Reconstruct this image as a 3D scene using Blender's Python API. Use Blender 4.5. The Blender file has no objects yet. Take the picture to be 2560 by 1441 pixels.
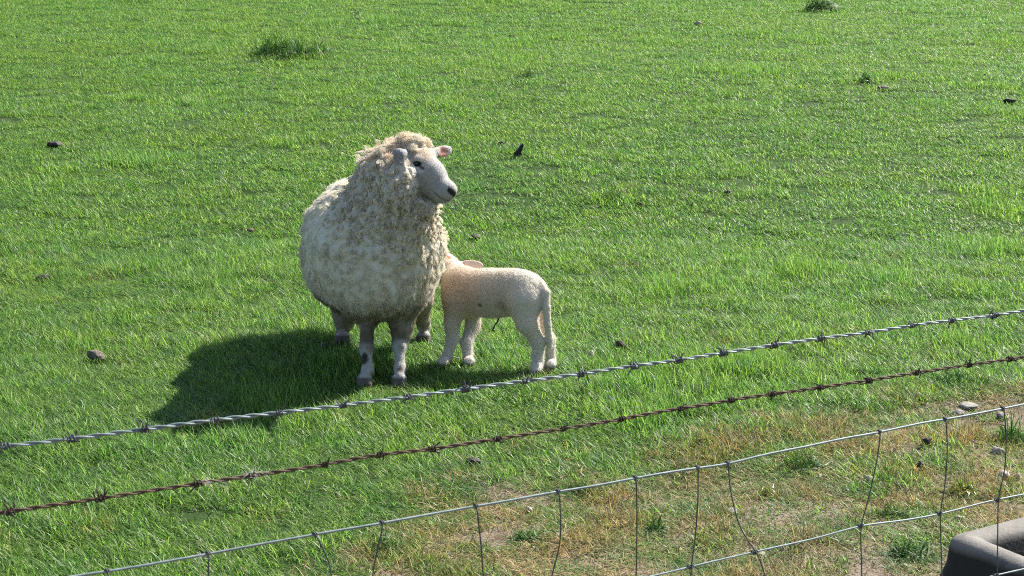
import bpy, math, random
import numpy as np
from mathutils import Vector, Matrix, Euler

random.seed(7)
RNG = np.random.default_rng(11)
scene = bpy.context.scene
COL = scene.collection

# ------------------------------------------------------------------ camera, sky, sun, exposure
F_PX, W_PX, H_PX = 4340.0, 2560.0, 1441.0
PITCH, CAM_H = math.radians(12.4), 1.81
cam_data = bpy.data.cameras.new('camera')
cam_data.sensor_width = 36.0
cam_data.lens = F_PX / W_PX * 36.0
cam_data.clip_start, cam_data.clip_end = 0.05, 2000.0
cam_data.dof.use_dof = True
cam_data.dof.focus_distance = 6.9
cam_data.dof.aperture_fstop = 24.0
cam = bpy.data.objects.new('camera', cam_data)
cam.location = (0, 0, CAM_H)
cam.rotation_euler = (math.pi / 2 - PITCH, 0, 0)
COL.objects.link(cam)
scene.camera = cam

SUN_EL, SUN_AZ = math.radians(42.0), math.radians(40.5)      # azimuth from +X towards +Y
world = bpy.data.worlds.new('World')
scene.world = world
world.use_nodes = True
wn = world.node_tree.nodes
sky = wn.new('ShaderNodeTexSky')
sky.sky_type = 'NISHITA'
sky.sun_disc = False
sky.sun_elevation = SUN_EL
sky.sun_rotation = math.pi / 2 - SUN_AZ
sky.air_density, sky.dust_density = 1.0, 1.2
world.node_tree.links.new(sky.outputs['Color'], wn['Background'].inputs['Color'])
wn['Background'].inputs['Strength'].default_value = 0.076
sun_data = bpy.data.lights.new('sun', 'SUN')
sun_data.energy, sun_data.angle, sun_data.color = 4.8, math.radians(0.53), (1.0, 0.95, 0.86)
sun = bpy.data.objects.new('sun', sun_data)
SUN_DIR = Vector((math.cos(SUN_AZ) * math.cos(SUN_EL), math.sin(SUN_AZ) * math.cos(SUN_EL), math.sin(SUN_EL)))
sun.rotation_euler = (-SUN_DIR).to_track_quat('-Z', 'Y').to_euler()
sun.location = SUN_DIR * 30
COL.objects.link(sun)
scene.view_settings.view_transform = 'Standard'
scene.view_settings.look = 'None'
scene.view_settings.exposure = 1.38
scene.view_settings.gamma = 1.0
scene.view_settings.use_curve_mapping = False
scene.cycles.max_bounces = 7
scene.cycles.diffuse_bounces = 5
scene.cycles.transmission_bounces = 4
scene.cycles.transparent_max_bounces = 8
scene.cycles.pixel_filter_type = 'BLACKMAN_HARRIS'
scene.cycles.filter_width = 1.0
scene.cycles.use_denoising = False
scene.cycles.sample_clamp_indirect = 3.0

# ------------------------------------------------------------------ helpers: where a picture point lies in the place
CP, SP = math.cos(PITCH), math.sin(PITCH)
def ray(px, py):
    a, b = (px - W_PX / 2) / F_PX, -(py - H_PX / 2) / F_PX
    return np.array([a, CP + b * SP, -SP + b * CP])
def at_y(px, py, Y):
    d = ray(px, py)
    return np.array([0, 0, CAM_H]) + d * (Y / d[1])
def on_ground(px, py):
    d = ray(px, py)
    t = (CAM_H - 0.0) / -d[2] if d[2] < 0 else 40.0
    lo, hi = 0.5, 60.0
    for _ in range(50):
        m = 0.5 * (lo + hi)
        q = np.array([0, 0, CAM_H]) + d * m
        if q[2] > ground_h(q[0], q[1]): lo = m
        else: hi = m
    return np.array([0, 0, CAM_H]) + d * lo

# ------------------------------------------------------------------ helpers: noise
def _hash(ix, iy, iz, seed):
    h = (ix.astype(np.int64) * 374761393 + iy.astype(np.int64) * 668265263 + iz.astype(np.int64) * 2147483647 + seed * 974634777) & 0xffffffff
    h = ((h ^ (h >> 13)) * 1274126177) & 0xffffffff
    h = ((h ^ (h >> 16)) * 2246822519) & 0xffffffff
    return ((h ^ (h >> 15)) & 0xffff).astype(np.float32) / 65535.0
def vnoise(p, scale=1.0, seed=0):
    """value noise, -1..1; p is (N,3)"""
    q = np.asarray(p, np.float64) * scale
    i = np.floor(q).astype(np.int64)
    f = (q - i)
    f = f * f * (3 - 2 * f)
    out = 0
    for dx in (0, 1):
        for dy in (0, 1):
            for dz in (0, 1):
                w = (f[:, 0] if dx else 1 - f[:, 0]) * (f[:, 1] if dy else 1 - f[:, 1]) * (f[:, 2] if dz else 1 - f[:, 2])
                out = out + w * _hash(i[:, 0] + dx, i[:, 1] + dy, i[:, 2] + dz, seed)
    return out * 2 - 1
def fnoise(p, scale, seed=0, octs=3):
    a, s, n = 1.0, 0.0, 0.0
    for k in range(octs):
        n = n + a * vnoise(p, scale * 2 ** k, seed + 17 * k); s += a; a *= 0.5
    return n / s
def worley(p, scale, seed=0):
    """distance to the nearest feature point, in cells"""
    q = np.asarray(p, np.float64) * scale
    i = np.floor(q).astype(np.int64)
    best = np.full(len(q), 9.0)
    for dx in (-1, 0, 1):
        for dy in (-1, 0, 1):
            for dz in (-1, 0, 1):
                c = i + np.array([dx, dy, dz])
                fx = c[:, 0] + _hash(c[:, 0], c[:, 1], c[:, 2], seed)
                fy = c[:, 1] + _hash(c[:, 0], c[:, 1], c[:, 2], seed + 5)
                fz = c[:, 2] + _hash(c[:, 0], c[:, 1], c[:, 2], seed + 9)
                best = np.minimum(best, np.sqrt((q[:, 0] - fx) ** 2 + (q[:, 1] - fy) ** 2 + (q[:, 2] - fz) ** 2))
    return best
def smooth(a, b, x):
    t = np.clip((x - a) / (b - a), 0, 1)
    return t * t * (3 - 2 * t)

# ------------------------------------------------------------------ helpers: meshes, objects, materials
def new_mesh(name, verts, faces, smooth_shade=True):
    me = bpy.data.meshes.new(name)
    me.from_pydata([tuple(v) for v in verts], [], [tuple(f) for f in faces])
    if smooth_shade:
        me.shade_smooth()
    me.update()
    return me
def fast_mesh(name, verts, quads=None, tris=None, smooth_shade=True):
    me = bpy.data.meshes.new(name)
    nq = 0 if quads is None else len(quads)
    nt = 0 if tris is None else len(tris)
    me.vertices.add(len(verts))
    me.vertices.foreach_set('co', np.asarray(verts, np.float32).ravel())
    loops = []
    if nq: loops.append(np.asarray(quads, np.int32).ravel())
    if nt: loops.append(np.asarray(tris, np.int32).ravel())
    lv = np.concatenate(loops)
    me.loops.add(len(lv))
    me.loops.foreach_set('vertex_index', lv)
    me.polygons.add(nq + nt)
    st = np.concatenate([np.arange(nq) * 4, nq * 4 + np.arange(nt) * 3]).astype(np.int32)
    me.polygons.foreach_set('loop_start', st)
    me.polygons.foreach_set('use_smooth', np.full(nq + nt, smooth_shade))
    me.update(calc_edges=True)
    me.validate()
    return me
def set_attr(me, name, kind, dom, data):
    a = me.attributes.new(name, kind, dom)
    key = {'FLOAT': 'value', 'INT': 'value', 'FLOAT_VECTOR': 'vector', 'FLOAT_COLOR': 'color'}[kind]
    a.data.foreach_set(key, np.asarray(data).ravel())
def link(name, data, parent=None, mat=None, loc=None, label=None, cat=None, group=None, kind=None):
    o = bpy.data.objects.new(name, data)
    COL.objects.link(o)
    if parent is not None: o.parent = parent
    if loc is not None: o.location = loc
    if mat is not None and data is not None: data.materials.append(mat)
    if label: o['label'] = label
    if cat: o['category'] = cat
    if group: o['group'] = group
    if kind: o['kind'] = kind
    return o

class NT:
    """small node-tree writer"""
    def __init__(self, name):
        self.m = bpy.data.materials.new(name); self.m.use_nodes = True
        self.t = self.m.node_tree; self.n = self.t.nodes
        self.out = self.n['Material Output']; self.p = self.n['Principled BSDF']
    def new(self, k, **kw):
        n = self.n.new(k)
        for a, v in kw.items(): setattr(n, a, v)
        return n
    def link(self, a, b): self.t.links.new(a, b)
    def noise(self, scale, detail=3, coord=None, rough=0.55):
        n = self.new('ShaderNodeTexNoise'); n.inputs['Scale'].default_value = scale
        n.inputs['Detail'].default_value = detail; n.inputs['Roughness'].default_value = rough
        if coord is not None: self.link(coord, n.inputs['Vector'])
        return n.outputs['Fac']
    def ramp(self, fac, stops):
        r = self.new('ShaderNodeValToRGB'); e = r.color_ramp.elements
        while len(e) < len(stops): e.new(0.5)
        for k, (pos, c) in enumerate(stops):
            e[k].position = pos; e[k].color = (*c, 1)
        self.link(fac, r.inputs['Fac']); return r.outputs['Color']
    def mix(self, fac, a, b, mode='MIX'):
        n = self.new('ShaderNodeMix', data_type='RGBA', blend_type=mode)
        for s, v in ((n.inputs[0], fac), (n.inputs[6], a), (n.inputs[7], b)):
            if isinstance(v, (int, float)): s.default_value = v
            elif isinstance(v, tuple): s.default_value = (*v, 1)
            else: self.link(v, s)
        return n.outputs[2]
    def attr(self, name):
        n = self.new('ShaderNodeAttribute'); n.attribute_name = name; return n
    def pos(self): return self.new('ShaderNodeNewGeometry').outputs['Position']
    def obj(self): return self.new('ShaderNodeTexCoord').outputs['Object']
    def maprange(self, v, a, b, c, d):
        n = self.new('ShaderNodeMapRange')
        for k, x in enumerate((a, b, c, d)): n.inputs[k + 1].default_value = x
        self.link(v, n.inputs[0]); return n.outputs[0]
    def bump(self, h, strength, dist=0.01):
        b = self.new('ShaderNodeBump'); b.inputs['Strength'].default_value = strength
        b.inputs['Distance'].default_value = dist
        self.link(h, b.inputs['Height']); self.link(b.outputs[0], self.p.inputs['Normal'])
    def rough(self, v): self.p.inputs['Roughness'].default_value = v
    def color(self, c):
        if isinstance(c, tuple): self.p.inputs['Base Color'].default_value = (*c, 1)
        else: self.link(c, self.p.inputs['Base Color'])

def leaf_material(name, low, mid, high, pale, rough=0.34, trans=0.42, tint=(0.83, 1.0, 0.52), spec=0.6):
    t = NT(name)
    rnd = t.attr('blade').outputs['Fac']
    pos = t.pos()
    c = t.ramp(rnd, [(0.0, low), (0.45, mid), (0.86, high), (0.97, pale)])
    patch = t.noise(0.8, 4, pos)
    fine = t.noise(6.0, 2, pos)
    c = t.mix(t.maprange(patch, 0.38, 0.66, 0.0, 0.65), c, t.mix(1.0, c, (1.18, 1.03, 0.75), 'MULTIPLY'))
    c = t.mix(t.maprange(fine, 0.42, 0.68, 0.0, 0.8), c, t.mix(1.0, c, (0.66, 0.84, 1.0), 'MULTIPLY'))
    t.color(c)
    t.rough(rough)
    t.p.inputs['Specular IOR Level'].default_value = spec
    tr = t.new('ShaderNodeBsdfTranslucent')
    t.link(t.mix(1.0, c, tint, 'MULTIPLY'), tr.inputs['Color'])
    gain = t.new('ShaderNodeVectorMath', operation='SCALE')
    t.link(t.mix(1.0, c, tint, 'MULTIPLY'), gain.inputs[0]); gain.inputs['Scale'].default_value = 1.9
    t.link(gain.outputs[0], tr.inputs['Color'])
    mx = t.new('ShaderNodeMixShader'); mx.inputs[0].default_value = trans
    t.link(t.p.outputs[0], mx.inputs[1]); t.link(tr.outputs[0], mx.inputs[2])
    t.link(mx.outputs[0], t.out.inputs['Surface'])
    return t.m

# ------------------------------------------------------------------ the ground
def ground_h(x, y):
    x = np.atleast_1d(np.asarray(x, np.float64)); y = np.atleast_1d(np.asarray(y, np.float64))
    x, y = np.broadcast_arrays(x, y)
    p = np.stack([x, y, np.zeros_like(x)], -1).reshape(-1, 3)
    k = 1.6
    yy = np.minimum(y.ravel(), 70)
    h = 0.075 * (np.logaddexp(0, (yy - 9.3) * k) / k)
    h = h + 0.05 * vnoise(p, 0.35, 3) * smooth(8.0, 11.0, p[:, 1]) + (0.016 * vnoise(p, 1.7, 4) + 0.008 * vnoise(p, 5.3, 5)) * (1 - 0.6 * smooth(8.0, 12.0, p[:, 1]))
    h = h.reshape(x.shape)
    return float(h[0]) if h.size == 1 else h
DRY_X = [-3.0, -1.5, -0.46, -0.37, -0.175, 0.31, 0.94, 2.0, 4.0, 8.0]
DRY_Y = [2.2, 3.3, 4.45, 5.15, 5.45, 5.80, 6.08, 6.28, 6.5, 6.7]
def dryness(x, y):
    p = np.stack([x, y, np.zeros_like(x)], -1)
    d = np.interp(x, DRY_X, DRY_Y) - y
    n = fnoise(p, 2.2, 21, 3)
    return smooth(-0.28, 0.62, d + 0.55 * n) * np.clip(1.0, 0, 1)
def bareness(x, y):
    p = np.stack([x, y, np.zeros_like(x)], -1)
    d = np.interp(x, DRY_X, DRY_Y) - y
    n = fnoise(p, 2.9, 33, 3)
    b = 0.8 * smooth(0.22, 0.60, n + 0.22 * smooth(0.2, 1.6, d) - 0.12) * smooth(0.0, 0.3, d)
    for (sx, sy, r, k) in BARE_SPOTS:
        b = np.maximum(b, k * smooth(r, r * 0.35, np.hypot((x - sx), (y - sy) * 0.8) + 0.05 * n))
    return b
BARE_SPOTS = [(1.86, 5.95, 0.36, 1.0), (1.62, 6.1, 0.18, .8), (1.98, 5.35, 0.30, 0.8), (-0.02, 4.85, 0.17, 0.95), (0.12, 4.72, 0.13, .8), (1.35, 4.5, 0.2, .8), (0.95, 4.95, .12, .6)]

def build_ground():
    xs = np.concatenate([-np.geomspace(300, 9, 26)[:-1], np.linspace(-9, 9, 181), np.geomspace(9, 300, 26)[1:]])
    ys = np.concatenate([-np.geomspace(100, 2, 14)[:-1], np.linspace(-2, 2, 20)[:-1], np.linspace(2, 9, 120)[:-1], np.linspace(9, 30, 130), np.geomspace(30, 500, 30)[1:]])
    X, Y = np.meshgrid(xs, ys)
    Z = ground_h(X, Y)
    v = np.stack([X, Y, Z], -1).reshape(-1, 3)
    nx, ny = len(xs), len(ys)
    i = (np.arange(ny - 1)[:, None] * nx + np.arange(nx - 1)[None]).ravel()
    me = fast_mesh('ground', v, quads=np.stack([i, i + 1, i + nx + 1, i + nx], -1))
    dr = smooth(0.25, 0.75, dryness(v[:, 0], v[:, 1]))
    br = bareness(v[:, 0], v[:, 1])
    set_attr(me, 'dry', 'FLOAT', 'POINT', np.maximum(dr, br).astype(np.float32))
    t = NT('soil_and_turf')
    pos = t.pos()
    n1, n2, n3 = t.noise(14, 5, pos), t.noise(90, 4, pos), t.noise(1.4, 4, pos)
    soil = t.ramp(n1, [(0.25, (0.075, 0.057, 0.042)), (0.5, (0.165, 0.128, 0.096)), (0.8, (0.27, 0.220, 0.172))])
    soil = t.mix(t.maprange(n2, 0.4, 0.7, 0, 0.6), soil, (0.225, 0.180, 0.135))
    turf = t.ramp(n1, [(0.3, (0.018, 0.038, 0.010)), (0.7, (0.045, 0.080, 0.020))])
    turf = t.mix(t.maprange(n3, 0.35, 0.65, 0, 0.5), turf, (0.035, 0.075, 0.014))
    t.color(t.mix(t.attr('dry').outputs['Fac'], turf, soil))
    t.rough(0.95)
    t.p.inputs['Specular IOR Level'].default_value = 0.15
    t.bump(n2, 0.9, 0.012)
    link('ground', me, mat=t.m, kind='structure', label='grazed pasture ground with bare dry soil near the fence')
build_ground()

# ------------------------------------------------------------------ grass: tiles of real blades set out over the pasture
LEAN_DIR = np.array([-0.80, 0.45])          # the breeze leans the blades one way
def blades(n, radius, length, width, lean, droop, rng, segs=3, wind=0.0):
    """n curved tapering blades rooted in a disc; returns verts, quads, tris, blade random"""
    a = rng.uniform(0, 2 * np.pi, n); r = radius * np.sqrt(rng.uniform(0, 1, n))
    bx, by = r * np.cos(a), r * np.sin(a)
    L = length * rng.uniform(0.45, 1.25, n)
    w = width * rng.uniform(0.6, 1.3, n)
    az = rng.uniform(0, 2 * np.pi, n)
    th0 = np.abs(rng.normal(0, lean, n)); bend = droop * rng.uniform(0.3, 1.6, n)
    tw = az + np.pi / 2 + rng.normal(0, 0.5, n)
    side = np.stack([np.cos(tw), np.sin(tw), rng.normal(0, 0.15, n)], -1)
    out = np.stack([np.cos(az), np.sin(az)], -1)
    pts = []
    x, z = np.zeros(n), np.zeros(n) - 0.006
    th = th0.copy()
    pts.append(np.stack([bx, by, z], -1))
    for k in range(segs):
        th = th + bend / segs
        x = x + np.sin(th) * L / segs; z = z + np.cos(th) * L / segs
        sh = wind * L * ((k + 1) / segs) ** 1.4
        pts.append(np.stack([bx + out[:, 0] * x + LEAN_DIR[0] * sh, by + out[:, 1] * x + LEAN_DIR[1] * sh, z], -1))
    wf = [0.75, 1.0, 0.72, 0.0][:segs] + [0.0]
    V, stride = [], 2 * segs + 1
    for k in range(segs):
        hw = (w * wf[k] * 0.5)[:, None]
        V += [pts[k] - side * hw, pts[k] + side * hw]
    V.append(pts[segs])
    V = np.stack(V, 1).reshape(-1, 3)
    b = np.arange(n) * stride
    Q = np.concatenate([np.stack([b + 2 * k, b + 2 * k + 1, b + 2 * k + 3, b + 2 * k + 2], -1) for k in range(segs - 1)])
    T = np.stack([b + 2 * segs - 2, b + 2 * segs - 1, b + 2 * segs], -1)
    rnd = np.repeat(rng.uniform(0, 1, n), stride)
    return V, Q, T, rnd
def tile_collection(name, mat, count, **kw):
    c = bpy.data.collections.new(name)
    for k in range(count):
        V, Q, T, rnd = blades(rng=RNG, **kw)
        me = fast_mesh(f'{name}_{k:02d}', V, Q, T, smooth_shade=False)
        set_attr(me, 'blade', 'FLOAT', 'POINT', rnd.astype(np.float32))
        me.materials.append(mat)
        c.objects.link(bpy.data.objects.new(f'{name}_{k:02d}', me))
    return c
def scatter_object(name, pts, rots, scls, idx, coll, label, cat):
    me = bpy.data.meshes.new(name)
    me.vertices.add(len(pts)); me.vertices.foreach_set('co', pts.astype(np.float32).ravel())
    set_attr(me, 'rot', 'FLOAT_VECTOR', 'POINT', rots.astype(np.float32))
    set_attr(me, 'scl', 'FLOAT_VECTOR', 'POINT', scls.astype(np.float32))
    set_attr(me, 'idx', 'INT', 'POINT', idx.astype(np.int32))
    o = link(name, me, label=label, cat=cat, kind='stuff')
    g = bpy.data.node_groups.new(name + '_tree', 'GeometryNodeTree')
    g.interface.new_socket('Geometry', in_out='INPUT', socket_type='NodeSocketGeometry')
    g.interface.new_socket('Geometry', in_out='OUTPUT', socket_type='NodeSocketGeometry')
    gi, go = g.nodes.new('NodeGroupInput'), g.nodes.new('NodeGroupOutput')
    ci = g.nodes.new('GeometryNodeCollectionInfo'); ci.inputs['Collection'].default_value = coll
    ci.inputs['Separate Children'].default_value = True; ci.inputs['Reset Children'].default_value = True
    ip = g.nodes.new('GeometryNodeInstanceOnPoints'); ip.inputs['Pick Instance'].default_value = True
    def named(n, dt):
        a = g.nodes.new('GeometryNodeInputNamedAttribute'); a.data_type = dt; a.inputs['Name'].default_value = n
        return next(s for s in a.outputs if s.enabled and s.name == 'Attribute')
    e2r = g.nodes.new('FunctionNodeEulerToRotation')
    g.links.new(named('rot', 'FLOAT_VECTOR'), e2r.inputs[0])
    g.links.new(gi.outputs[0], ip.inputs['Points']); g.links.new(ci.outputs[0], ip.inputs['Instance'])
    g.links.new(e2r.outputs[0], ip.inputs['Rotation'])
    g.links.new(named('scl', 'FLOAT_VECTOR'), ip.inputs['Scale'])
    g.links.new(named('idx', 'INT'), ip.inputs['Instance Index'])
    g.links.new(ip.outputs[0], go.inputs[0])
    md = o.modifiers.new('blades', 'NODES'); md.node_group = g
    return o
def jitter_grid(x_of, y0, y1, g):
    out = []
    y = y0
    while y < y1:
        w = x_of(y)
        n = int(2 * w / g)
        xs = RNG.uniform(-w, w, int(n * 1.12))
        out.append(np.stack([xs, y + RNG.uniform(-1.5, 1.5, len(xs)) * g], -1))
        y += g
    return np.concatenate(out)
def tile_rotation(n, spread):
    out = np.zeros((n, 3))
    out[:, 2] = RNG.uniform(-spread, spread, n)
    return out

M_GRASS = leaf_material('grass_blade', (0.052, 0.112, 0.025), (0.114, 0.202, 0.046), (0.173, 0.260, 0.070), (0.26, 0.31, 0.15), rough=0.44, trans=0.5, spec=0.30)
M_STRAW = leaf_material('straw_blade', (0.12, 0.088, 0.038), (0.265, 0.208, 0.100), (0.37, 0.305, 0.165), (0.45, 0.39, 0.25), rough=0.65, trans=0.25, tint=(1.0, 0.85, 0.5), spec=0.2)
TRODDEN = [(-0.53, 6.40, 0.22), (-0.42, 6.42, 0.20), (-0.24, 6.66, 0.14), (-0.15, 6.66, 0.14), (0.10, 6.58, 0.14), (0.15, 6.64, 0.12), (-0.66, 7.0, 0.15), (-0.34, 7.0, 0.14)]   # under the animals' feet
M_OLIVE = leaf_material('olive_blade', (0.060, 0.085, 0.022), (0.125, 0.140, 0.040), (0.200, 0.190, 0.070), (0.30, 0.26, 0.12), rough=0.55, trans=0.4, spec=0.25)
def frustum_w(y): return 0.9 + 0.335 * max(y, 3.0)
def grass_everywhere():
    TUFT_SPOTS = []
    for (px, py, w) in ((722, 138, 190), (805, 142, 120), (2065, 28, 120), (2160, 208, 60), (1320, 197, 80), (820, 205, 80), (1530, 500, 80), (90, 780, 70), (640, 210, 50), (1100, 225, 60), (1860, 430, 90), (2080, 580, 80), (560, 480, 50), (1010, 130, 40), (330, 315, 60)):
        g = on_ground(px, py); TUFT_SPOTS.append((g[0], g[1], 0.5 * w * np.linalg.norm(g) / F_PX))
    near = tile_collection('near_tile', M_GRASS, 24, n=90, radius=0.075, length=0.057, width=0.0029, lean=0.36, droop=1.0, wind=0.24)
    far = tile_collection('far_tile', M_GRASS, 20, n=185, radius=0.14, length=0.047, width=0.0039, lean=0.40, droop=1.0, segs=2, wind=0.24)
    for (nm, coll, y0, y1, g, lab, cnt) in (('pasture_grass', near, 3.3, 9.2, 0.062, 'short lush green pasture grass around the sheep', 24),
                                       ('far_pasture_grass', far, 9.1, 27.0, 0.105, 'short green grass of the field rising behind the sheep', 20)):
        p = jitter_grid(frustum_w, y0, y1, g)
        x, y = p[:, 0], p[:, 1]
        p3 = np.stack([x, y, 0 * x], -1)
        dr = dryness(x, y); br = bareness(x, y)
        keep = RNG.uniform(0, 1, len(x)) < (1 - 0.58 * dr) * (1 - 0.85 * br)
        x, y, p3, dr = x[keep], y[keep], p3[keep], dr[keep]
        z = ground_h(x, y)
        big = fnoise(p3, 0.75, 41, 3)
        clump = fnoise(p3, 3.4, 43, 2)
        fade = 1 - 0.55 * smooth(8.0, 12.0, y)
        tuftlet = smooth(0.30, 0.62, fnoise(p3, 2.1, 47, 2))
        hgt = np.clip(0.74 + 0.34 * big * fade + 0.44 * clump * fade + 0.75 * tuftlet, 0.46, 1.9) * (1 - 0.34 * dr + 0.45 * dr * clump)
        for (tx, ty, tr) in TUFT_SPOTS: hgt = hgt * (1 + 0.9 * smooth(tr * 1.5, tr * 0.3, np.hypot(x - tx, (y - ty))))
        for (fx, fy, fr) in TRODDEN: hgt = hgt * (1 - 0.30 * smooth(fr, fr * 0.4, np.hypot(x - fx, y - fy)))
        n = len(x)
        sc = RNG.uniform(0.85, 1.2, n)
        scl = np.stack([sc, sc, sc * hgt], -1)
        rot = tile_rotation(n, 1.1)
        scatter_object(nm, np.stack([x, y, z], -1), rot, scl, RNG.integers(0, cnt, n), coll, lab, 'grass')
    straw = tile_collection('straw_tile', M_STRAW, 10, n=85, radius=0.085, length=0.060, width=0.0025, lean=0.75, droop=1.2)
    olive = tile_collection('olive_tile', M_OLIVE, 7, n=75, radius=0.080, length=0.042, width=0.0026, lean=0.7, droop=1.0)
    for o in list(olive.objects): straw.objects.link(o); o.name = 'straw_tile_z' + o.name[-2:]
    p = jitter_grid(frustum_w, 3.3, 9.0, 0.048)
    x, y = p[:, 0], p[:, 1]
    p3 = np.stack([x, y, 0 * x], -1)
    dr = dryness(x, y); br = bareness(x, y)
    pr = smooth(0.05, 0.6, dr) * (0.5 + 0.5 * smooth(-0.4, 0.4, vnoise(p3, 4.2, 51))) * (1 - 0.6 * br) + 0.012
    keep = RNG.uniform(0, 1, len(x)) < pr
    x, y = x[keep], y[keep]
    n = len(x)
    sc = RNG.uniform(0.8, 1.15, n)
    scatter_object('dry_grass', np.stack([x, y, ground_h(x, y)], -1), tile_rotation(n, 3.1),
                   np.stack([sc, sc, sc * (0.35 + 0.95 * smooth(-0.35, 0.55, fnoise(np.stack([x, y, 0 * x], -1), 6.5, 58, 2)))], -1), RNG.integers(0, 17, n), straw, 'straw coloured dry grass and thatch on the worn strip by the fence', 'dry grass')
grass_everywhere()

# ------------------------------------------------------------------ bodies: smooth unions of rounded volumes, meshed as one skin
class Field:
    def __init__(self, lo, hi, h):
        self.lo, self.h = np.asarray(lo, np.float64), h
        self.n = np.ceil((np.asarray(hi) - self.lo) / h).astype(int) + 1
        self.f = np.full(self.n, 1.0, np.float32)
    def _apply(self, fn, c0, c1, k, sub=False):
        i0 = np.maximum(np.floor((c0 - self.lo) / self.h).astype(int), 0)
        i1 = np.minimum(np.ceil((c1 - self.lo) / self.h).astype(int) + 1, self.n)
        if np.any(i1 <= i0): return
        ax = [(self.lo[d] + self.h * np.arange(i0[d], i1[d])).astype(np.float32) for d in range(3)]
        d = fn(ax[0][:, None, None], ax[1][None, :, None], ax[2][None, None, :]).astype(np.float32)
        s = tuple(slice(i0[q], i1[q]) for q in range(3))
        a = self.f[s]
        if sub:
            d = -d
            h = np.clip(0.5 + 0.5 * (d - a) / k, 0, 1); self.f[s] = a * (1 - h) + d * h + k * h * (1 - h)
        else:
            h = np.clip(0.5 + 0.5 * (a - d) / k, 0, 1); self.f[s] = a * (1 - h) + d * h - k * h * (1 - h)
    def ell(self, c, r, k=0.03, rot=None, sub=False):
        c = np.asarray(c, float); r = np.asarray(r, float); R = np.eye(3) if rot is None else np.asarray(rot).T
        m = r.max() + k + 4 * self.h
        def fn(x, y, z):
            x, y, z = x - c[0], y - c[1], z - c[2]
            u = [(R[q][0] * x + R[q][1] * y + R[q][2] * z) for q in range(3)]
            k0 = np.sqrt(sum((u[q] / r[q]) ** 2 for q in range(3))) + 1e-9
            k1 = np.sqrt(sum((u[q] / r[q] ** 2) ** 2 for q in range(3))) + 1e-9
            return k0 * (k0 - 1) / k1
        self._apply(fn, c - m, c + m, k, sub)
    def cap(self, a, b, ra, rb, k=0.02, sub=False):
        a, b = np.asarray(a, float), np.asarray(b, float); ab = b - a; L2 = ab @ ab
        m = max(ra, rb) + k + 4 * self.h
        def fn(x, y, z):
            x, y, z = x - a[0], y - a[1], z - a[2]
            t = np.clip((x * ab[0] + y * ab[1] + z * ab[2]) / L2, 0, 1)
            return np.sqrt((x - t * ab[0]) ** 2 + (y - t * ab[1]) ** 2 + (z - t * ab[2]) ** 2) - (ra + (rb - ra) * t)
        self._apply(fn, np.minimum(a, b) - m, np.maximum(a, b) + m, k, sub)
    def sample(self, p):
        q = (np.asarray(p) - self.lo) / self.h
        i = np.clip(np.floor(q).astype(int), 0, self.n - 2); f = np.clip(q - i, 0, 1)
        o = 0
        for dx in (0, 1):
            for dy in (0, 1):
                for dz in (0, 1):
                    w = (f[:, 0] if dx else 1 - f[:, 0]) * (f[:, 1] if dy else 1 - f[:, 1]) * (f[:, 2] if dz else 1 - f[:, 2])
                    o = o + w * self.f[i[:, 0] + dx, i[:, 1] + dy, i[:, 2] + dz]
        return o
    def hit(self, px, py, y0, y1):
        """first skin point met by the line of sight through a picture point"""
        Y = np.arange(y0, y1, 0.002)
        d = ray(px, py)
        P = np.array([0, 0, CAM_H])[None] + d[None] * (Y / d[1])[:, None]
        s = self.sample(P)
        w = np.where(s < 0)[0]
        return P[w[0]] if len(w) else P[np.argmin(s)]
    def mesh(self):
        f = self.f; n = np.array(f.shape) - 1
        inside = f < 0
        c = np.zeros(n, np.int8)
        for dx in (0, 1):
            for dy in (0, 1):
                for dz in (0, 1):
                    c += inside[dx:dx + n[0], dy:dy + n[1], dz:dz + n[2]]
        cells = np.argwhere((c > 0) & (c < 8))
        ids = np.full(n, -1, np.int64); ids[tuple(cells.T)] = np.arange(len(cells))
        acc = np.zeros((len(cells), 3)); cnt = np.zeros(len(cells))
        corners = [(a, b, cc) for a in (0, 1) for b in (0, 1) for cc in (0, 1)]
        for A in corners:
            for ax in range(3):
                if A[ax]: continue
                B = list(A); B[ax] = 1
                fa = f[cells[:, 0] + A[0], cells[:, 1] + A[1], cells[:, 2] + A[2]]
                fb = f[cells[:, 0] + B[0], cells[:, 1] + B[1], cells[:, 2] + B[2]]
                m = (fa < 0) != (fb < 0)
                t = np.where(m, fa / np.where(m, fa - fb, 1), 0)
                p = np.zeros((len(cells), 3)) + np.array(A); p[:, ax] += t
                acc[m] += p[m]; cnt[m] += 1
        V = self.lo + self.h * (cells + acc / cnt[:, None])
        Q = []
        for ax in range(3):
            b, cc = (ax + 1) % 3, (ax + 2) % 3
            sl0 = [slice(None)] * 3; sl1 = [slice(None)] * 3
            sl0[ax] = slice(0, -1); sl1[ax] = slice(1, None)
            ch = inside[tuple(sl0)] != inside[tuple(sl1)]
            e = np.argwhere(ch)
            ok = (e[:, b] > 0) & (e[:, cc] > 0) & (e[:, b] < n[b]) & (e[:, cc] < n[cc])
            e = e[ok]
            flip = inside[tuple(e.T)]
            def cid(ob, oc):
                q = e.copy(); q[:, b] += ob; q[:, cc] += oc
                return ids[tuple(q.T)]
            q = np.stack([cid(-1, -1), cid(0, -1), cid(0, 0), cid(-1, 0)], -1)
            q[~flip] = q[~flip][:, ::-1]
            Q.append(q)
        Q = np.concatenate(Q)
        return V, Q[(Q >= 0).all(1)]
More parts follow.
